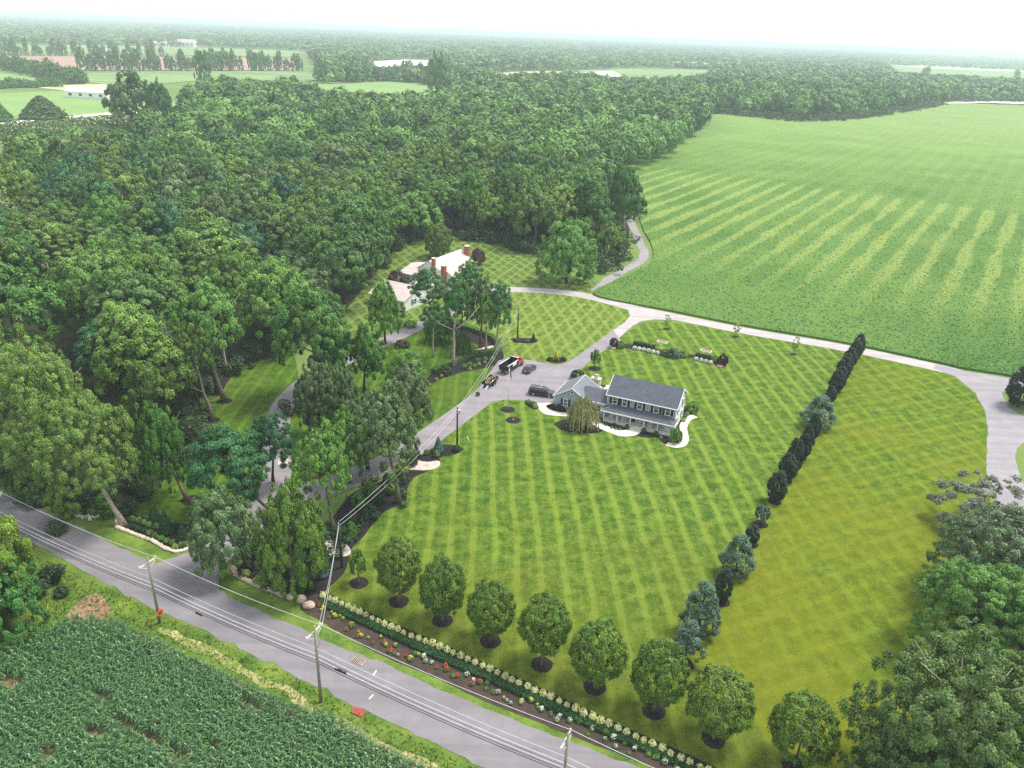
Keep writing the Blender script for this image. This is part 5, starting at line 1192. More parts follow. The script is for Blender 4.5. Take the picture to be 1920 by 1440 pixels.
building('barn', 'long barn with red walls and pale roof on the far field', (1302, 128), 120, 20, 8, 15, R(-14), 'shingle_p', 'roof_red', 'barn')
building('farmhouse', 'pale farmhouse at the far wood edge, larger', (352, 88), 50, 20, 12, 20, R(-10), 'shingle_p', 'siding_w', 'house')
building('farmhouse', 'pale farmhouse at the far wood edge, smaller', (300, 87), 46, 16, 8, 13, R(-10), 'shingle_p', 'siding_w', 'house')
building('farmhouse', 'white building among the far trees', (196, 103), 44, 18, 8, 13, R(-10), 'white', 'siding_w', 'house')
o = thing('water_tower', 'white water tower above the far woods', 'water tower', G(1689, 117))
MB().lathe([(3.2, 0), (2.2, 6), (2.0, 32)], n=12).build('stem', MT['white'], o); MB().lathe([(2, 32), (7, 37), (8.5, 42), (7, 47), (2, 51), (.2, 52)], n=14).build('tank', MT['white'], o)
# ------------------------------------------------------------------ the blue-grey house
HA = -.409; HO = Vector((19.243, 139.792, 0))
H = thing('blue_grey_house', 'blue-grey two-storey house with charcoal roof and white front porch', 'house', HO, HA)
L, D, PD, HE, HR, HP = 13.8, 8.1, 2.06, 5.4, 7.85, 2.55
b = MB(); b.prism([(0, .35), (D, .35), (D, HE), (D / 2, HR - .25), (0, HE)], 0, L, 0, 'x'); b.build('wall', MT['siding'], H)
b = MB(); b.box((L / 2, D / 2, .17), (L + .06, D + .06, .34)); b.build('foundation', MT['boulder'], H)
def gable_roof(name, x0, x1, y0, y1, he, hr, ov, mat, parent, th=.16):
    b = MB(); ym = (y0 + y1) / 2; sl = (hr - he) / (ym - y0); ze = he - sl * ov
    b.slab([(x0 - .3, y0 - ov, ze), (x1 + .3, y0 - ov, ze), (x1 + .3, ym, hr), (x0 - .3, ym, hr)], th)
    b.slab([(x1 + .3, y1 + ov, ze), (x0 - .3, y1 + ov, ze), (x0 - .3, ym, hr + .004), (x1 + .3, ym, hr + .004)], th)
    return b.build(name, MT[mat], parent)
gable_roof('roof', 0, L, 0, D, HE, HR, .4, 'shingle', H)
tr = MB()
tr.box((L / 2, -.45, HE - .30), (L + .66, .14, .16)); tr.box((L / 2, D + .45, HE - .30), (L + .66, .14, .16))
for x in (-.33, L + .33):
    for s in (-1, 1):
        ym = D / 2; p0 = (x, ym + s * (ym + .45), HE - .36); p1 = (x, ym, HR - .12)
        tr.add([(x - .05, p0[1], p0[2] - .14), (x + .05, p0[1], p0[2] - .14), (x + .05, p0[1], p0[2] + .14), (x - .05, p0[1], p0[2] + .14), (x - .05, p1[1], p1[2] - .14), (x + .05, p1[1], p1[2] - .14), (x + .05, p1[1], p1[2] + .14), (x - .05, p1[1], p1[2] + .14)], [(0, 1, 2, 3), (7, 6, 5, 4), (0, 4, 5, 1), (1, 5, 6, 2), (2, 6, 7, 3), (3, 7, 4, 0)])
for x in (.0, L): tr.box((x, -.02, 2.9), (.18, .12, 4.9))
tr.build('gutter', MT['white'], H)
MB().prism([(.12, .5), (D - .12, .5), (D - .12, HE - .25), (D / 2, HR - .5), (.12, HE - .25)], L + .002, L + .03, 0, 'x').build('lit_gable_wall', MT['siding_w'], H)  # lit gable end: its brightness is painted as a white sheet over the siding

def window(x, z, w_, h, parent, shut=True, y=0.0, axis='y', out=-1, dbl=False):
    """a sash window on the front (axis y) or on a gable (axis x), its pane a sub-part, with dark shutters beside it"""
    def bx(mb, a, c, d, k): 
        if axis == 'y': mb.box((x + a, y + out * c, z + d), k)
        else: mb.box((y - out * c, x + a, z + d), (k[1], k[0], k[2]))
    f = MB(); t = .13
    bx(f, 0, .05, h / 2 + t / 2, (w_ + 2 * t, .1, t)); bx(f, 0, .05, -h / 2 - t / 2, (w_ + 2 * t, .1, t))
    for s in (-1, 1): bx(f, s * (w_ / 2 + t / 2), .05, 0, (t, .1, h))
    bx(f, 0, .045, 0, (w_, .07, .08)); bx(f, 0, .04, h * .25, (.035, .05, h * .46)); bx(f, 0, .04, h * .25, (w_, .05, .035))
    if dbl: bx(f, 0, .05, 0, (.16, .1, h))
    wo = f.build('window', MT['white'], parent)
    g = MB(); bx(g, 0, .012, 0, (w_, .02, h)); g.build('pane', MT['glass'], wo)
    if shut:
        for s in (-1, 1):
            m = MB(); bx(m, s * (w_ / 2 + t + .27), .03, 0, (.46, .06, h + .2)); 
            for q in range(7): bx(m, s * (w_ / 2 + t + .27), .065, -h / 2 + (q + .5) * h / 7, (.36, .02, .05))
            m.build('shutter', MT['black'], parent)
    return wo
for x in (1.5, 3.5, 6.6, 9.9, 12.2): window(x, 4.15, .85, 1.35, H)
for x in (1.6, 4.0, 9.4, 11.9): window(x, 1.65, .8, 1.3, H, x > 9)
window(7.0, 1.5, 1.5, 1.3, H, True, dbl=True)
d_ = MB(); d_.box((6.0 - .55, -.03, 1.35), (.95, .08, 2.05)); dr = d_.build('front_door', MT['black'], H); MB().disc((5.8, -.10, 1.3), .05, 'y', .06).build('handle', MT['chrome'], dr)
for yy, zz in ((1.9, 4.2), (6.0, 4.2), (2.0, 1.7), (6.0, 1.7)): window(yy, zz, .75, 1.3, H, True, L + .035, 'x', -1)
# porch
b = MB(); b.box((L / 2, -PD / 2 - .05, .2), (L - .1, PD + .06, .4)); b.build('porch_deck', MT['walk'], H)
b = MB(); b.box((5.6, -PD - .45, .12), (2.2, .6, .24)); b.build('porch_step', MT['walk'], H)
zt, hx = 3.35, 2.0
b = MB(); y0 = -PD - .35; x0, x1 = -.45, L + .45
b.slab([(x0, y0, HP), (x1, y0, HP), (x1 - hx, -.003, zt), (x0 + hx, -.003, zt)], .14)
b.add([(x0, y0, HP), (x0 + hx, -.003, zt), (x0, -.003, HP)], [(0, 1, 2)]); b.add([(x1, y0, HP), (x1, -.003, HP), (x1 - hx, -.003, zt)], [(0, 1, 2)])
b.build('porch_roof', MT['shingle'], H)
b = MB(); b.box((L / 2, y0 - .05, HP - .10), (x1 - x0 + .1, .12, .2))
for x in (x0 - .02, x1 + .02): b.box((x, -PD / 2 - .2, HP - .10), (.12, PD + .26, .2))
b.box((L / 2, -PD / 2 - .1, HP - .17), (L + .5, PD + .1, .05)); b.build('porch_fascia', MT['white'], H)
for i in range(6): MB().box((.1 + i * (L - .2) / 5, -PD + .05, (HP + .2) / 2), (.17, .17, HP - .6)).build('porch_post', MT['white'], H)
for s in (0, 1):
    p = (x0, y0, HP) if not s else (x1, y0, HP); q = (x0 + hx, -.01, zt) if not s else (x1 - hx, -.01, zt)
    MB().tube([Vector(p) + Vector((0, 0, .03)), Vector(q) + Vector((0, 0, .03))], .05, 5).build('hip_flashing', MT['shingle_p'], H)
# garage wing and the low link
gx0, gy0, GW, GL, GE, GR = -10.9, -.9, 7.35, 7.3, 3.0, 5.3; gm = gx0 + GW / 2
b = MB(); b.prism([(gx0, .02), (gx0 + GW, .02), (gx0 + GW, GE), (gm, GR - .2), (gx0, GE)], gy0, gy0 + GL, 0, 'y'); wg = b.build('garage_wall', MT['siding'], H)
b = MB(); sl = (GR - GE) / (GW / 2); ov = .35; ze = GE - sl * ov
b.slab([(gx0 - ov, gy0 + GL + .3, ze), (gx0 - ov, gy0 - .3, ze), (gm, gy0 - .3, GR), (gm, gy0 + GL + .3, GR)], .14)
b.slab([(gx0 + GW + ov, gy0 - .3, ze), (gx0 + GW + ov, gy0 + GL + .3, ze), (gm, gy0 + GL + .3, GR + .004), (gm, gy0 - .3, GR + .004)], .14)
b.build('garage_roof', MT['shingle_g'], H)
b = MB()
for y in (gy0 - .33, gy0 + GL + .33):
    for s in (-1, 1):
        xa = gm + s * (GW / 2 + ov); za = ze - .1; zb = GR - .10
        vs = [(xa, y - .05, za - .12), (xa, y + .05, za - .12), (xa, y + .05, za + .13), (xa, y - .05, za + .13), (gm, y - .05, zb - .12), (gm, y + .05, zb - .12), (gm, y + .05, zb + .13), (gm, y - .05, zb + .13)]
        b.add(vs, [(0, 1, 2, 3), (7, 6, 5, 4), (0, 4, 5, 1), (1, 5, 6, 2), (2, 6, 7, 3), (3, 7, 4, 0)])
b.tube([(gm, gy0 - .3, GR + .03), (gm, gy0 + GL + .3, GR + .03)], .06, 5)
b.box((gx0 - ov - .02, gy0 + GL / 2, ze - .08), (.12, GL + .6, .16)); b.build('garage_trim', MT['white'], H)
window(gx0 + 2.4, 1.75, .8, 1.35, H, True, gy0)
v_ = MB(); v_.disc((gm, gy0 - .04, 4.25), .42, 'y', .08, 18); rv = v_.build('round_vent', MT['white'], H); MB().disc((gm, gy0 - .09, 4.25), .24, 'y', .04, 14).build('vent_hole', MT['black'], rv)
gd = [MB().box((gx0 - .03, gy0 + 1.9 + k * 3.3, 1.15), (.08, 2.7, 2.2)).build('garage_door', MT['white'], H) for k in range(2)]
lx0, lx1, lyr = gx0 + GW, -.005, 2.5
b = MB(); b.prism([(-.6, .02), (5.2, .02), (5.2, 3.4), (lyr, 4.55), (-.6, 3.3)], lx0 + .005, lx1, 0, 'x'); b.build('link_wall', MT['siding'], H)
b = MB(); b.slab([(lx0 - 1.0, -.95, 3.38), (lx1, -.95, 3.38), (lx1, lyr, 4.82), (lx0 - 2.1, lyr, 4.82)], .12); b.slab([(lx1, 5.6, 3.38), (lx0 - 1.0, 5.6, 3.38), (lx0 - 2.1, lyr, 4.824), (lx1, lyr, 4.824)], .12); b.build('link_roof', MT['shingle'], H)
MB().box((-1.75, -1.02, 3.22), (3.4, .14, .2)).build('link_gutter', MT['white'], H)
window(-2.0, 1.9, 1.7, 1.35, H, False, -.6, dbl=True)

def local(x, y, z=0): return HO + Vector((x * math.cos(HA) - y * math.sin(HA), x * math.sin(HA) + y * math.cos(HA), z))
def rocking_chair(label, x, y, rz):
    o = thing('rocking_chair', label, 'chair', local(x, y, .4), HA + rz, 'white porch chairs')
    MB().box((0, 0, .45), (.6, .55, .06)).build('seat', MT['white'], o)
    b = MB()
    for k in range(5): b.box((-.24 + k * .12, .28, .85), (.08, .04, .8))
    b.box((0, .28, 1.28), (.62, .06, .1)); b.build('backrest', MT['white'], o)
    for s in (-1, 1):
        MB().box((s * .3, 0, .68), (.09, .6, .05)).build('armrest', MT['white'], o)
        for y2 in (-.24, .26): MB().box((s * .28, y2, .35), (.06, .06, .66)).build('leg', MT['white'], o)
        MB().tube([(s * .28, -.42, .10), (s * .28, -.15, .03), (s * .28, .2, .03), (s * .28, .5, .12)], .03, 5).build('rocker', MT['white'], o)
for lb, x, rz in (('in the leftmost porch bay', 1.4, 0), ('in the second porch bay, turned sideways', 3.9, .9), ('in the fourth porch bay', 9.3, 0), ('in the last porch bay, turned sideways', 12.2, -.8), ('beside the chair in the last porch bay', 12.9, .3)):
    rocking_chair('white rocking chair ' + lb, x, -1.15, rz)
# patio behind the link
o = thing('outdoor_fireplace', 'pale stone outdoor fireplace on the patio behind the house', 'fireplace', G(1117, 724), HA)
b = MB(); b.box((-.75, 0, .7), (.5, 1.0, 1.4)); b.box((.75, 0, .7), (.5, 1.0, 1.4)); b.box((0, .3, .7), (1.0, .4, 1.4)); b.box((0, 0, 1.65), (2.0, 1.0, .5)); b.build('hearth', MT['stone'], o)
MB().box((0, 0, 2.35), (1.0, .8, .9), taper=.7).build('chimney', MT['stone'], o); MB().box((0, -.05, 1.95), (2.2, 1.2, .1)).build('mantel', MT['walk'], o)
for i, px in enumerate(((1126, 729), (1134, 732), (1143, 734), (1150, 735), (1157, 737), (1163, 739))):
    s = link(bpy.data.objects.new('boulder', STN[i % 5])); s.location = G(*px) + Vector((0, 0, .25)); s.scale = (.7, .55, .5); s.rotation_euler.z = i * 1.3
    s.material_slots[0].link = 'OBJECT'; s.material_slots[0].material = MT['stone']; tag(s, 'pale boulder edging the patio behind the house', 'boulder', 'boulders edging the patio')

# ------------------------------------------------------------------ the white house in the grove
WA = R(61); WO = G(771, 579)
WH = thing('white_house', 'white house with pale tan roofs and brick chimneys behind the grove', 'house', WO, WA)
def block(x0, x1, y0, y1, he, hr, roof='roof', wall='wall', ax='x'):
    b = MB()
    if ax == 'x': b.prism([(y0, .02), (y1, .02), (y1, he), ((y0 + y1) / 2, hr - .2), (y0, he)], x0, x1, 0, 'x')
    else: b.prism([(x0, .02), (x1, .02), (x1, he), ((x0 + x1) / 2, hr - .2), (x0, he)], y0, y1, 0, 'y')
    w2 = b.build(wall, MT['siding_w'], WH); ov = .4; r = MB()
    if ax == 'x':
        m = (y0 + y1) / 2; sl = (hr - he) / (m - y0); ze = he - sl * ov
        r.slab([(x0 - .3, y0 - ov, ze), (x1 + .3, y0 - ov, ze), (x1 + .3, m, hr), (x0 - .3, m, hr)], .15); r.slab([(x1 + .3, y1 + ov, ze), (x0 - .3, y1 + ov, ze), (x0 - .3, m, hr + .004), (x1 + .3, m, hr + .004)], .15)
    else:
        m = (x0 + x1) / 2; sl = (hr - he) / (m - x0); ze = he - sl * ov
        r.slab([(x0 - ov, y1 + .3, ze), (x0 - ov, y0 - .3, ze), (m, y0 - .3, hr), (m, y1 + .3, hr)], .15); r.slab([(x1 + ov, y0 - .3, ze), (x1 + ov, y1 + .3, ze), (m, y1 + .3, hr + .004), (m, y0 - .3, hr + .004)], .15)
    return w2, r.build(roof, MT['shingle_p'], WH)
_, r_main = block(19.0, 35.4, 3.0, 11.7, 5.4, 8.2)
_, r_wing = block(19.8, 29.0, -1.4, 7.0, 4.0, 6.5, 'wing_roof', 'wing_wall')
_, r_porch = block(19.3, 32.5, 11.9, 18.6, 2.7, 4.1, 'porch_roof', 'porch_wall', 'y')
_, r_gar = block(-3.0, 9.6, 0, 12.0, 3.1, 5.5, 'garage_roof', 'garage_wall', 'y')
_, r_link = block(9.7, 19.6, 3.4, 9.4, 2.7, 4.3, 'link_roof', 'link_wall')
def chim(x, y, z0, z1, s, rf):
    c = MB().box((x, y, (z0 + z1) / 2), (s, s, z1 - z0)).build('chimney', MT['brick'], rf)
    MB().box((x, y, z1 + .06), (s + .2, s + .2, .14)).build('chimney_cap', MT['walk'], c)
chim(35.9, 5.2, 0, 9.4, 1.3, r_main); chim(18.6, 5.6, 0, 9.2, .9, r_main); chim(19.2, 2.4, 0, 7.4, 1.2, r_wing)
for x in (1.2, 4.2): window(x, 1.75, .9, 1.35, WH, x < 2, 0)
MB().box((6.6, -.04, 1.1), (1.9, .08, 2.1)).build('garage_door', MT['walk'], WH)
for x in (11.5, 14.0, 17.0): window(x, 1.5, .9, 1.2, WH, True, 3.4)
for x in (21.5, 24.0, 27.0): window(x, 1.8, .85, 1.3, WH, True, -1.4)
for x in (30.5, 33.5): window(x, 4.1, .85, 1.3, WH, True, 3.0)
for y in (8.5, 10.0): window(y, 3.9, .8, 1.2, WH, True, 18.96, 'x', 1)
for y in (13.5, 15.5, 17.3): window(y, 1.5, 1.2, 1.3, WH, False, 19.26, 'x', 1)

# ------------------------------------------------------------------ vehicles (built lengthwise along x, nose at +x)
def wheel(parent, x, y, r=.38, wd=.26):
    t = MB().disc((x, y, r), r, 'y', wd, 18).build('wheel', MT['tyre'], parent)
    rm = MB().disc((x, y + math.copysign(wd / 2 + .005, y), r), r * .62, 'y', .03, 16).build('rim', MT['rim'], t)
def loft(b, secs, mi=0):
    """body shell from cross sections (x, half width, z bottom, z top, half width top)"""
    vs = []
    for x, hw, zb, zt, ht in secs:
        zm = zb + (zt - zb) * .55
        vs += [(x, -hw * .93, zb), (x, hw * .93, zb), (x, hw, zm), (x, ht, zt - .03), (x, ht * .8, zt), (x, -ht * .8, zt), (x, -ht, zt - .03), (x, -hw, zm)]
    n = 8; k = len(secs)
    fs = [(i * n + j, i * n + (j + 1) % n, (i + 1) * n + (j + 1) % n, (i + 1) * n + j) for i in range(k - 1) for j in range(n)]
    fs = [f[::-1] for f in fs]; fs += [tuple(range(n)), tuple(range((k - 1) * n, k * n))[::-1]]
    b.add(vs, [f[::-1] for f in fs], mi, False); return b
def suv(name, label, cat, px0, px1, length, width, height, style):
    a, c = G(*px0), G(*px1); rz = math.atan2(c.y - a.y, c.x - a.x); mid = (a + c) / 2
    o = thing(name, label, cat, mid, rz); l, w2, h = length / 2, width / 2, height
    b = MB()
    if style == 'suv':
        loft(b, [(-l, w2 * .9, .45, 1.02, w2 * .88), (-l + .12, w2, .32, 1.12, w2 * .95), (l - 1.5, w2, .30, 1.14, w2 * .95), (l - .35, w2 * .98, .32, 1.05, w2 * .9), (l, w2 * .84, .42, .92, w2 * .78)])
        loft(b, [(-l + .06, w2 * .9, 1.08, 1.2, w2 * .88), (-l + .22, w2 * .9, 1.08, h - .04, w2 * .74), (-l + .7, w2 * .92, 1.08, h, w2 * .74), (l - 2.5, w2 * .92, 1.08, h - .02, w2 * .74), (l - 2.05, w2 * .92, 1.08, h - .14, w2 * .72), (l - 1.35, w2 * .9, 1.08, 1.18, w2 * .84)])
        sx0, sx1, zs, zt, wz = -l + .45, l - 2.1, 1.2, h - .16, (l - 2.05, l - 1.38)
    else:
        loft(b, [(-l, w2 * .86, .42, .92, w2 * .8), (-l + .15, w2 * .97, .28, .98, w2 * .9), (l - 1.3, w2, .26, .98, w2 * .92), (l - .3, w2 * .95, .28, .84, w2 * .85), (l, w2 * .78, .36, .68, w2 * .7)])
        loft(b, [(-l + .25, w2 * .86, .9, 1.0, w2 * .84), (-l + .85, w2 * .9, .9, h - .07, w2 * .68), (-l + 1.7, w2 * .9, .9, h, w2 * .7), (l - 2.2, w2 * .9, .9, h - .05, w2 * .68), (l - 1.2, w2 * .88, .9, 1.0, w2 * .84)])
        sx0, sx1, zs, zt, wz = -l + .75, l - 1.75, 1.02, h - .13, (l - 2.1, l - 1.25)
    b.build('body', MT['carblack'], o)
    for s in (-1, 1):
        m = MB(); k = 3 if style == 'suv' else 2; st = (sx1 - sx0) / k
        for q in range(k):
            xa, xb = sx0 + q * st + .05, sx0 + (q + 1) * st - .05
            hw1, hw2 = w2 * .925, w2 * .80; t1 = xb - (.25 if q == k - 1 else 0); t0 = xa + (.2 if style != 'suv' and q == 0 else 0)
            vs = [(xa, s * hw1, zs), (xb, s * hw1, zs), (t1, s * hw2, zt), (t0, s * hw2, zt)]; m.add(vs, [(0, 1, 2, 3) if s < 0 else (3, 2, 1, 0)])
        m.build('side_window', MT['glass'], o)
        MB().box((l - .06, s * w2 * .62, .78 if style == 'suv' else .62), (.14, .42, .2)).build('headlight', MT['chrome'], o)
        MB().box((-l + .03, s * w2 * .8, .98 if style == 'suv' else .8), (.1, .22, .3)).build('tail_light', MT['tail'], o)
        MB().box((l - 1.95, s * (w2 + .1), 1.15 if style == 'suv' else .98), (.14, .22, .15)).build('mirror', MT['carblack'], o)
        for x in (-l * .6, l * .62): wheel(o, x, s * (w2 - .12), .40 if style == 'suv' else .34)
    ws = MB(); e = .012
    za, zb_ = (h - .13, 1.21) if style == 'suv' else (h - .06, 1.02)
    ws.add([(wz[1] + .02, -w2 * .78, zb_ + e), (wz[1] + .02, w2 * .78, zb_ + e), (wz[0] + .06, w2 * .62, za + e), (wz[0] + .06, -w2 * .62, za + e)], [(0, 1, 2, 3)]); ws.build('windscreen', MT['glass'], o)
    rw = MB()
    if style == 'suv': rw.add([(-l + .03, -w2 * .7, 1.22), (-l + .16, -w2 * .6, h - .14), (-l + .16, w2 * .6, h - .14), (-l + .03, w2 * .7, 1.22)], [(3, 2, 1, 0)])
    else: rw.add([(-l + .25, -w2 * .7, 1.02), (-l + .80, -w2 * .58, h - .06), (-l + .80, w2 * .58, h - .06), (-l + .25, w2 * .7, 1.02)], [(3, 2, 1, 0)])
    rw.build('rear_window', MT['glass'], o)
    MB().box((-l - .012, 0, .72), (.03, .42, .2)).build('number_plate', MT['white'], o)
    gr = MB().box((l + .0, 0, .7 if style == 'suv' else .55), (.06, w2 * .9, .3)).build('grille', MT['black'], o)
    if style == 'suv':
        for s in (-1, 1): MB().tube([(-l + .7, s * w2 * .62, h + .05), (l - 2.5, s * w2 * .62, h + .04)], .03, 5).build('roof_rail', MT['chrome'], o)
    return o
suv('large_suv', 'large black sport utility vehicle parked nose towards the garage', 'car', (995, 738), (1037, 743.5), 5.6, 2.05, 1.9, 'suv')
suv('small_car', 'small black car parked beside the red dump truck', 'car', (984, 702), (1001, 689), 4.4, 1.82, 1.52, 'car')

# red dump truck
a, c = G(947, 699.5), G(972, 683); rz = math.atan2(c.y - a.y, c.x - a.x)
o = thing('dump_truck', 'red-cabbed truck with a black dump body on the parking court', 'truck', (a + c) / 2, rz)
b = MB(); loft(b, [(1.0, 1.0, .6, 1.6, .98), (1.1, 1.05, .55, 2.35, .85), (2.3, 1.05, .55, 2.4, .82), (2.75, 1.05, .55, 1.65, .95), (3.9, .98, .6, 1.5, .88), (4.05, .9, .65, 1.35, .82)]); b.build('cab', MT['carred'], o)
b = MB(); b.add([(2.80, -.8, 1.68), (2.80, .8, 1.68), (2.38, .7, 2.34), (2.38, -.7, 2.34)], [(0, 1, 2, 3)]); b.build('windscreen', MT['glass'], o)
for s in (-1, 1): MB().add([(1.25, s * 1.03, 1.6), (2.4, s * 1.03, 1.6), (2.2, s * .9, 2.25), (1.25, s * .9, 2.25)], [(0, 1, 2, 3) if s < 0 else (3, 2, 1, 0)]).build('side_window', MT['glass'], o)
b = MB(); b.box((-1.5, 0, 1.0), (4.9, 2.2, .14)); b.box((-1.5, -1.1, 1.55), (4.9, .1, 1.15)); b.box((-1.5, 1.1, 1.55), (4.9, .1, 1.15)); b.box((.98, 0, 1.75), (.1, 2.3, 1.55)); db = b.build('dump_body', MT['black'], o)
b = MB(); b.box((-1.5, -1.1, 2.16), (4.95, .16, .08)); b.box((-1.5, 1.1, 2.16), (4.95, .16, .08)); b.box((1.0, 0, 2.56), (.16, 2.36, .08)); b.build('top_rail', MT['white'], db)
b = MB(); b.box((-3.97, 0, 1.55), (.08, 2.1, 1.05)); tg = b.build('tailgate', MT['black'], o)
b = MB()
for q in range(5): b.box((-4.03, -.85 + q * .425, 1.55), (.05, .08, .95))
b.build('tailgate_rib', MT['pole_dark'], tg)
MB().box((-1.0, 0, .72), (6.0, .9, .3)).build('chassis', MT['black'], o); MB().box((-3.9, 0, .75), (.15, 2.2, .2)).build('bumper', MT['chrome'], o)
b = MB(); b.box((-.9, -1.18, 1.75), (1.7, .06, .7)); b.build('side_board', MT['white'], o)
for s in (-1, 1):
    for x in (-2.6, 3.1): wheel(o, x, s * .98, .46, .34)
    MB().box((4.04, s * .68, 1.12), (.1, .3, .22)).build('headlight', MT['chrome'], o)

# trailer loaded with brush
a, c = G(905, 732), G(932, 709); rz = math.atan2(c.y - a.y, c.x - a.x)
o = thing('utility_trailer', 'black utility trailer with its ramp down behind the truck', 'trailer', (a + c) / 2, rz)
b = MB(); b.box((0, 0, .62), (4.6, 1.9, .1)); b.box((0, -.95, .95), (4.6, .06, .55)); b.box((0, .95, .95), (4.6, .06, .55)); b.box((2.28, 0, .95), (.06, 1.9, .55)); b.build('bed', MT['black'], o)
for s in (-1, 1):
    MB().tube([(-2.3, s * .97, 1.25), (2.3, s * .97, 1.25)], .05, 5).build('rail', MT['chrome'], o)
    for x in (-.45, .45): wheel(o, x, s * 1.1, .34, .22)
    MB().box((0, s * 1.1, .78), (1.7, .26, .05)).build('mudguard', MT['black'], o)
MB().tube([(2.3, -.7, .6), (3.5, 0, .55), (2.3, .7, .6)], .05, 5).build('tow_bar', MT['black'], o)
for s in (-.6, .6): MB().slab([(-2.3, s - .25, .66), (-2.3, s + .25, .66), (-3.7, s + .25, .06), (-3.7, s - .25, .06)][::-1], .05).build('ramp', MT['chrome'], o)
tm = o.matrix_basis.copy(); M3 = Matrix.Translation(o.location) @ Matrix.Rotation(rz, 4, 'Z')
k = 14; cen = np.column_stack([NP.uniform(-1.9, 1.8, k), NP.uniform(-.6, .6, k), NP.uniform(.85, 1.35, k)]); r_ = .5 * (.6 + .5 * NP.random(k))
Vb, tb = leaves(NP, cen, np.stack([r_, r_ * .8, r_ * .7], 1), 1500, .12, cut=-2)
bo = link(bpy.data.objects.new('brush_pile', quads_mesh('brush_pile', Vb, FO['willow'], tb))); bo.matrix_world = M3; tag(bo, 'heap of cut yellowish brush lying in the trailer', 'brush')
bo2 = MB()
for q in range(26):
    p = Vector((NP.uniform(-1.9, 1.6), NP.uniform(-.6, .6), NP.uniform(.8, 1.5))); bo2.tube([p, p + Vector((NP.uniform(-.8, .8), NP.uniform(-.5, .5), NP.uniform(0, .4)))], .025, 4)
bo2.build('twigs', MT['bark_red'], bo)

# ------------------------------------------------------------------ flagpole, utility poles and wires
fp = G(952, 768); fh = hgt((952, 768), (958, 690))
o = thing('flagpole', 'white flagpole in a mulch ring on the front lawn', 'flagpole', fp)
MB().tube([(0, 0, 0), (0, 0, fh * .5), (0, 0, fh)], (.11, .10, .06), 8).build('pole', MT['white'], o); MB().lathe([(.02, -.1), (.11, 0), (.02, .1)], (0, 0, fh + .1), 8).build('finial', MT['chrome'], o)
MB().tube([(.13, 0, .8), (.13, 0, fh - .2)], .012, 4).build('halyard', MT['white'], o)
fl_ = MB(); cols = []
NS = 13
for j in range(NS):
    for i in range(6):
        def P_(i, j):
            u = i / 6; sag = .9 * u
            return (.10 + .62 * u * (1 - .35 * u), .10 * math.sin(u * 9 + j * .25), fh - .35 - j / NS * 1.5 - sag)
        fl_.add([P_(i, j), P_(i, j + 1), P_(i + 1, j + 1), P_(i + 1, j)], [(0, 1, 2, 3)], 2 if (i < 3 and j < 7) else (0 if j % 2 == 0 else 1), True)
MT['flag_red'] = plain('red_flag_cloth', (.5, .03, .04), .8, .2); MT['flag_white'] = plain('white_flag_cloth', (.8, .8, .8), .8, .2); MT['flag_blue'] = plain('navy_flag_cloth', (.015, .02, .08), .8, .2)
fo = fl_.build('flag', [MT['flag_red'], MT['flag_white'], MT['flag_blue']]); fo.location = fp
sm = fo.modifiers.new('thickness', 'SOLIDIFY'); sm.thickness = .01; tag(fo, 'limp striped flag with dark blue corner on the flagpole', 'flag')
tp = G(962, 788); shrub('flower_clump', 'tiny plant in the small mulch ring on the front lawn', tp, .5, .4, 'pinkflower', 'smallshrub', None, 'flowers')

POLES = {}
def pole(key, label, b, top, kind, mat='pole', arm=None):
    h = hgt(b, top); g = G(*b); o = thing('utility_pole', label, 'utility pole', g)
    ln = Vector((0, 0, 0))
    MB().tube([(0, 0, 0), (0, 0, h * .5), (0, 0, h)], (.19, .165, .13), 9).build('pole', MT[mat], o)
    POLES[key] = (g, h)
    if kind == 'arm':
        az = R(65); z = h - 1.0; c, s = math.cos(az), math.sin(az)
        b2 = MB(); b2.box((.2 * -s, .2 * c, z), (2.6, .14, .16), az); ar = b2.build('crossarm', MT['arm'], o)
        for k in (-1, 1):
            MB().tube([(k * .95 * c, k * .95 * s, z - .06), (0, 0, z - .8)], .035, 4).build('brace', MT['arm'], o)
            MB().lathe([(.04, 0), (.1, .05), (.06, .12), (.1, .17), (.04, .26)], (k * 1.2 * c - .2 * s, k * 1.2 * s + .2 * c, z + .08), 8).build('insulator', MT['white'], o)
    return o
pole('p1', 'country-road pole with crossarm at the far left, behind the bright tree', (14, 1022), (3, 918), 'arm')
P2_ = pole('p2', 'country-road pole with the orange sign', (300, 1168), (277, 1044), 'arm')
pole('p3', 'country-road pole with the splice box at the corn edge', (602, 1316), (591, 1173), 'arm')
P4b = (1052, 1520)
pole('p4', 'country-road pole with crossarm at the bottom edge', P4b, (1054, 1373), 'arm')
pole('s1', 'dark house-line pole standing in the black bed', (641, 1064), (632, 976), 'plain', 'pole_dark')
pole('s2', 'dark house-line pole with pale box beside the driveway', (857, 840), (856, 764), 'plain', 'pole_dark')
pole('s3', 'dark house-line pole in the north lawn bed', (970, 635), (970, 578), 'plain', 'pole_dark')
g, h = POLES['s2']; o = bpy.data.objects['utility_pole.005']; MB().box((.3, -.12, h - .75), (.55, .35, .7)).build('transformer_box', MT['arm'], o)
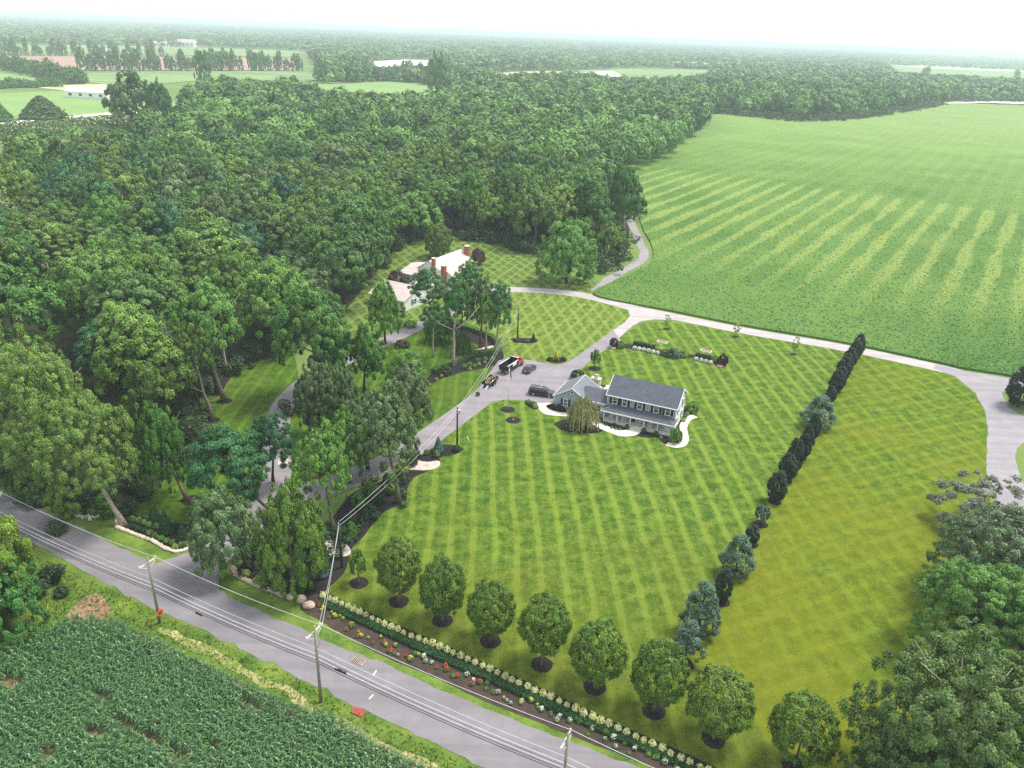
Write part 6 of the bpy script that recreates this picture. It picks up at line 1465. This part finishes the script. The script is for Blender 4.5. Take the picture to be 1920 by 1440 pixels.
# orange sign on the second pole
g2, h2 = POLES['p2']
sg = thing('road_sign', 'orange diamond work sign fixed low on the pole', 'sign', g2 + Vector((.30, -.05, 1.75)), R(65))
MT['orange'] = plain('orange_sign_paint', (.85, .16, .01), .5, .3, var=.04)
b = MB(); q = .62
b.add([(-q, -.02, 0), (0, -.02, -q), (q, -.02, 0), (0, -.02, q), (-q, .02, 0), (0, .02, -q), (q, .02, 0), (0, .02, q)], [(0, 1, 2, 3), (7, 6, 5, 4), (0, 4, 5, 1), (1, 5, 6, 2), (2, 6, 7, 3), (3, 7, 4, 0)]); b.build('panel', MT['orange'], sg)
b = MB(); b.box((0, -.03, .12), (.55, .012, .10)); b.box((0, -.03, -.06), (.7, .012, .10)); b.box((.04, -.03, -.24), (.4, .012, .09)); b.build('black_marks', MT['black'], sg)

def wire(label, pts, rad, mat, sag=.6, group=None, n=14):
    b = MB(); path = []
    for p, q in zip(pts, pts[1:]):
        p, q = Vector(p), Vector(q); s = sag * (q - p).length / 32
        path += [p.lerp(q, i / n) - Vector((0, 0, 4 * s * (i / n) * (1 - i / n))) for i in range(n)]
    path.append(Vector(pts[-1])); b.tube(path, rad * .72, 5)
    return tag(b.build('power_line', MT[mat]), label, 'wire', group)
def ptop(k, dz, off=0.0, az=R(65)):
    g, h = POLES[k]; return Vector((g.x + off * math.cos(az), g.y + off * math.sin(az), h - dz))
def run(dz, off):
    P = [ptop(k, dz, off) for k in ('p1', 'p2', 'p3', 'p4')]
    return [P[0] + (P[0] - P[1]) * 1.2] + P + [P[3] + (P[3] - P[2]) * .9]
wire('pale conductor on the far end of the road-pole crossarms', run(.85, 1.2), .035, 'wire_w')
for dz, rad, m, lb in ((3.3, .032, 'wire_w', 'highest pale cable on the road poles below the crossarms'), (4.2, .045, 'wire_w', 'thick pale cable on the road poles'), (4.55, .03, 'wire_k', 'thin black cable under the thick pale cable'), (4.85, .035, 'wire_w', 'thin pale cable between the black road cables'), (5.15, .05, 'wire_k', 'thick black cable on the road poles'), (5.5, .055, 'wire_k', 'lowest black cable on the road poles')):
    wire(lb, run(dz, .16), rad, m, .5)
s1, s2, s3 = ptop('s1', .25), ptop('s2', .2), ptop('s3', .2)
wire('upper pale service wire from the road to the house poles', [ptop('p3', .9, 1.2), s1, s2, s3], .032, 'wire_w', .7)
wire('second pale service wire beside the upper one', [ptop('p3', 1.2, .3), ptop('s1', .9), ptop('s2', .9), ptop('s3', .8)], .03, 'wire_w', .9)
wire('black service cable dropping from the road pole', [ptop('p3', 3.6, .2), ptop('s1', 1.4), ptop('s2', 1.5)], .025, 'wire_k', 1.2)
wire('pale wire running on past the north pole to the grove', [s3, G(930, 530, 7)], .028, 'wire_w', .5)
p3b = ptop('p3', 4.2, .16); nx = (ptop('p4', 4.2, .16) - p3b).normalized()
cp_ = p3b + nx * 3.0; tag(MB().tube([cp_ - Vector((0, 0, .95)) - nx * .7, cp_ - Vector((0, 0, .9)) + nx * .7], .16, 8).build('splice_box', MT['black']), 'black splice box hanging on the cables beside the road pole', 'cable box')
pp = ptop('p2', 5.3, .16); nx = (ptop('p3', 5.3, .16) - pp).normalized(); cp_ = pp + nx * 7.5
tag(MB().tube([cp_ - Vector((0, 0, .62)) - nx * .5, cp_ - Vector((0, 0, .65)) + nx * .5], .13, 8).build('splice_box', MT['black']), 'small black splice box on the lowest cable past the signed pole', 'cable box')

# ------------------------------------------------------------------ air
hz = MB().box((0, 12900, 36), (37000, 27200, 74)).build('haze', bpy.data.materials.new('haze'))
hm = hz.data.materials[0]; hm.use_nodes = True; hm.node_tree.nodes.clear()
ov_ = hm.node_tree.nodes.new('ShaderNodeOutputMaterial'); pv = hm.node_tree.nodes.new('ShaderNodeVolumePrincipled')
pv.inputs['Color'].default_value = (.80, .91, 1.0, 1); pv.inputs['Density'].default_value = 1.9e-4
hm.node_tree.links.new(pv.outputs[0], ov_.inputs['Volume'])
tag(hz, 'pale summer haze over the whole landscape', None, None, 'stuff')
for ob in S.objects:
    if ob.get('kind') == 'structure' and not ob.get('label'): ob['label'] = 'dark mulch patch round a planting'
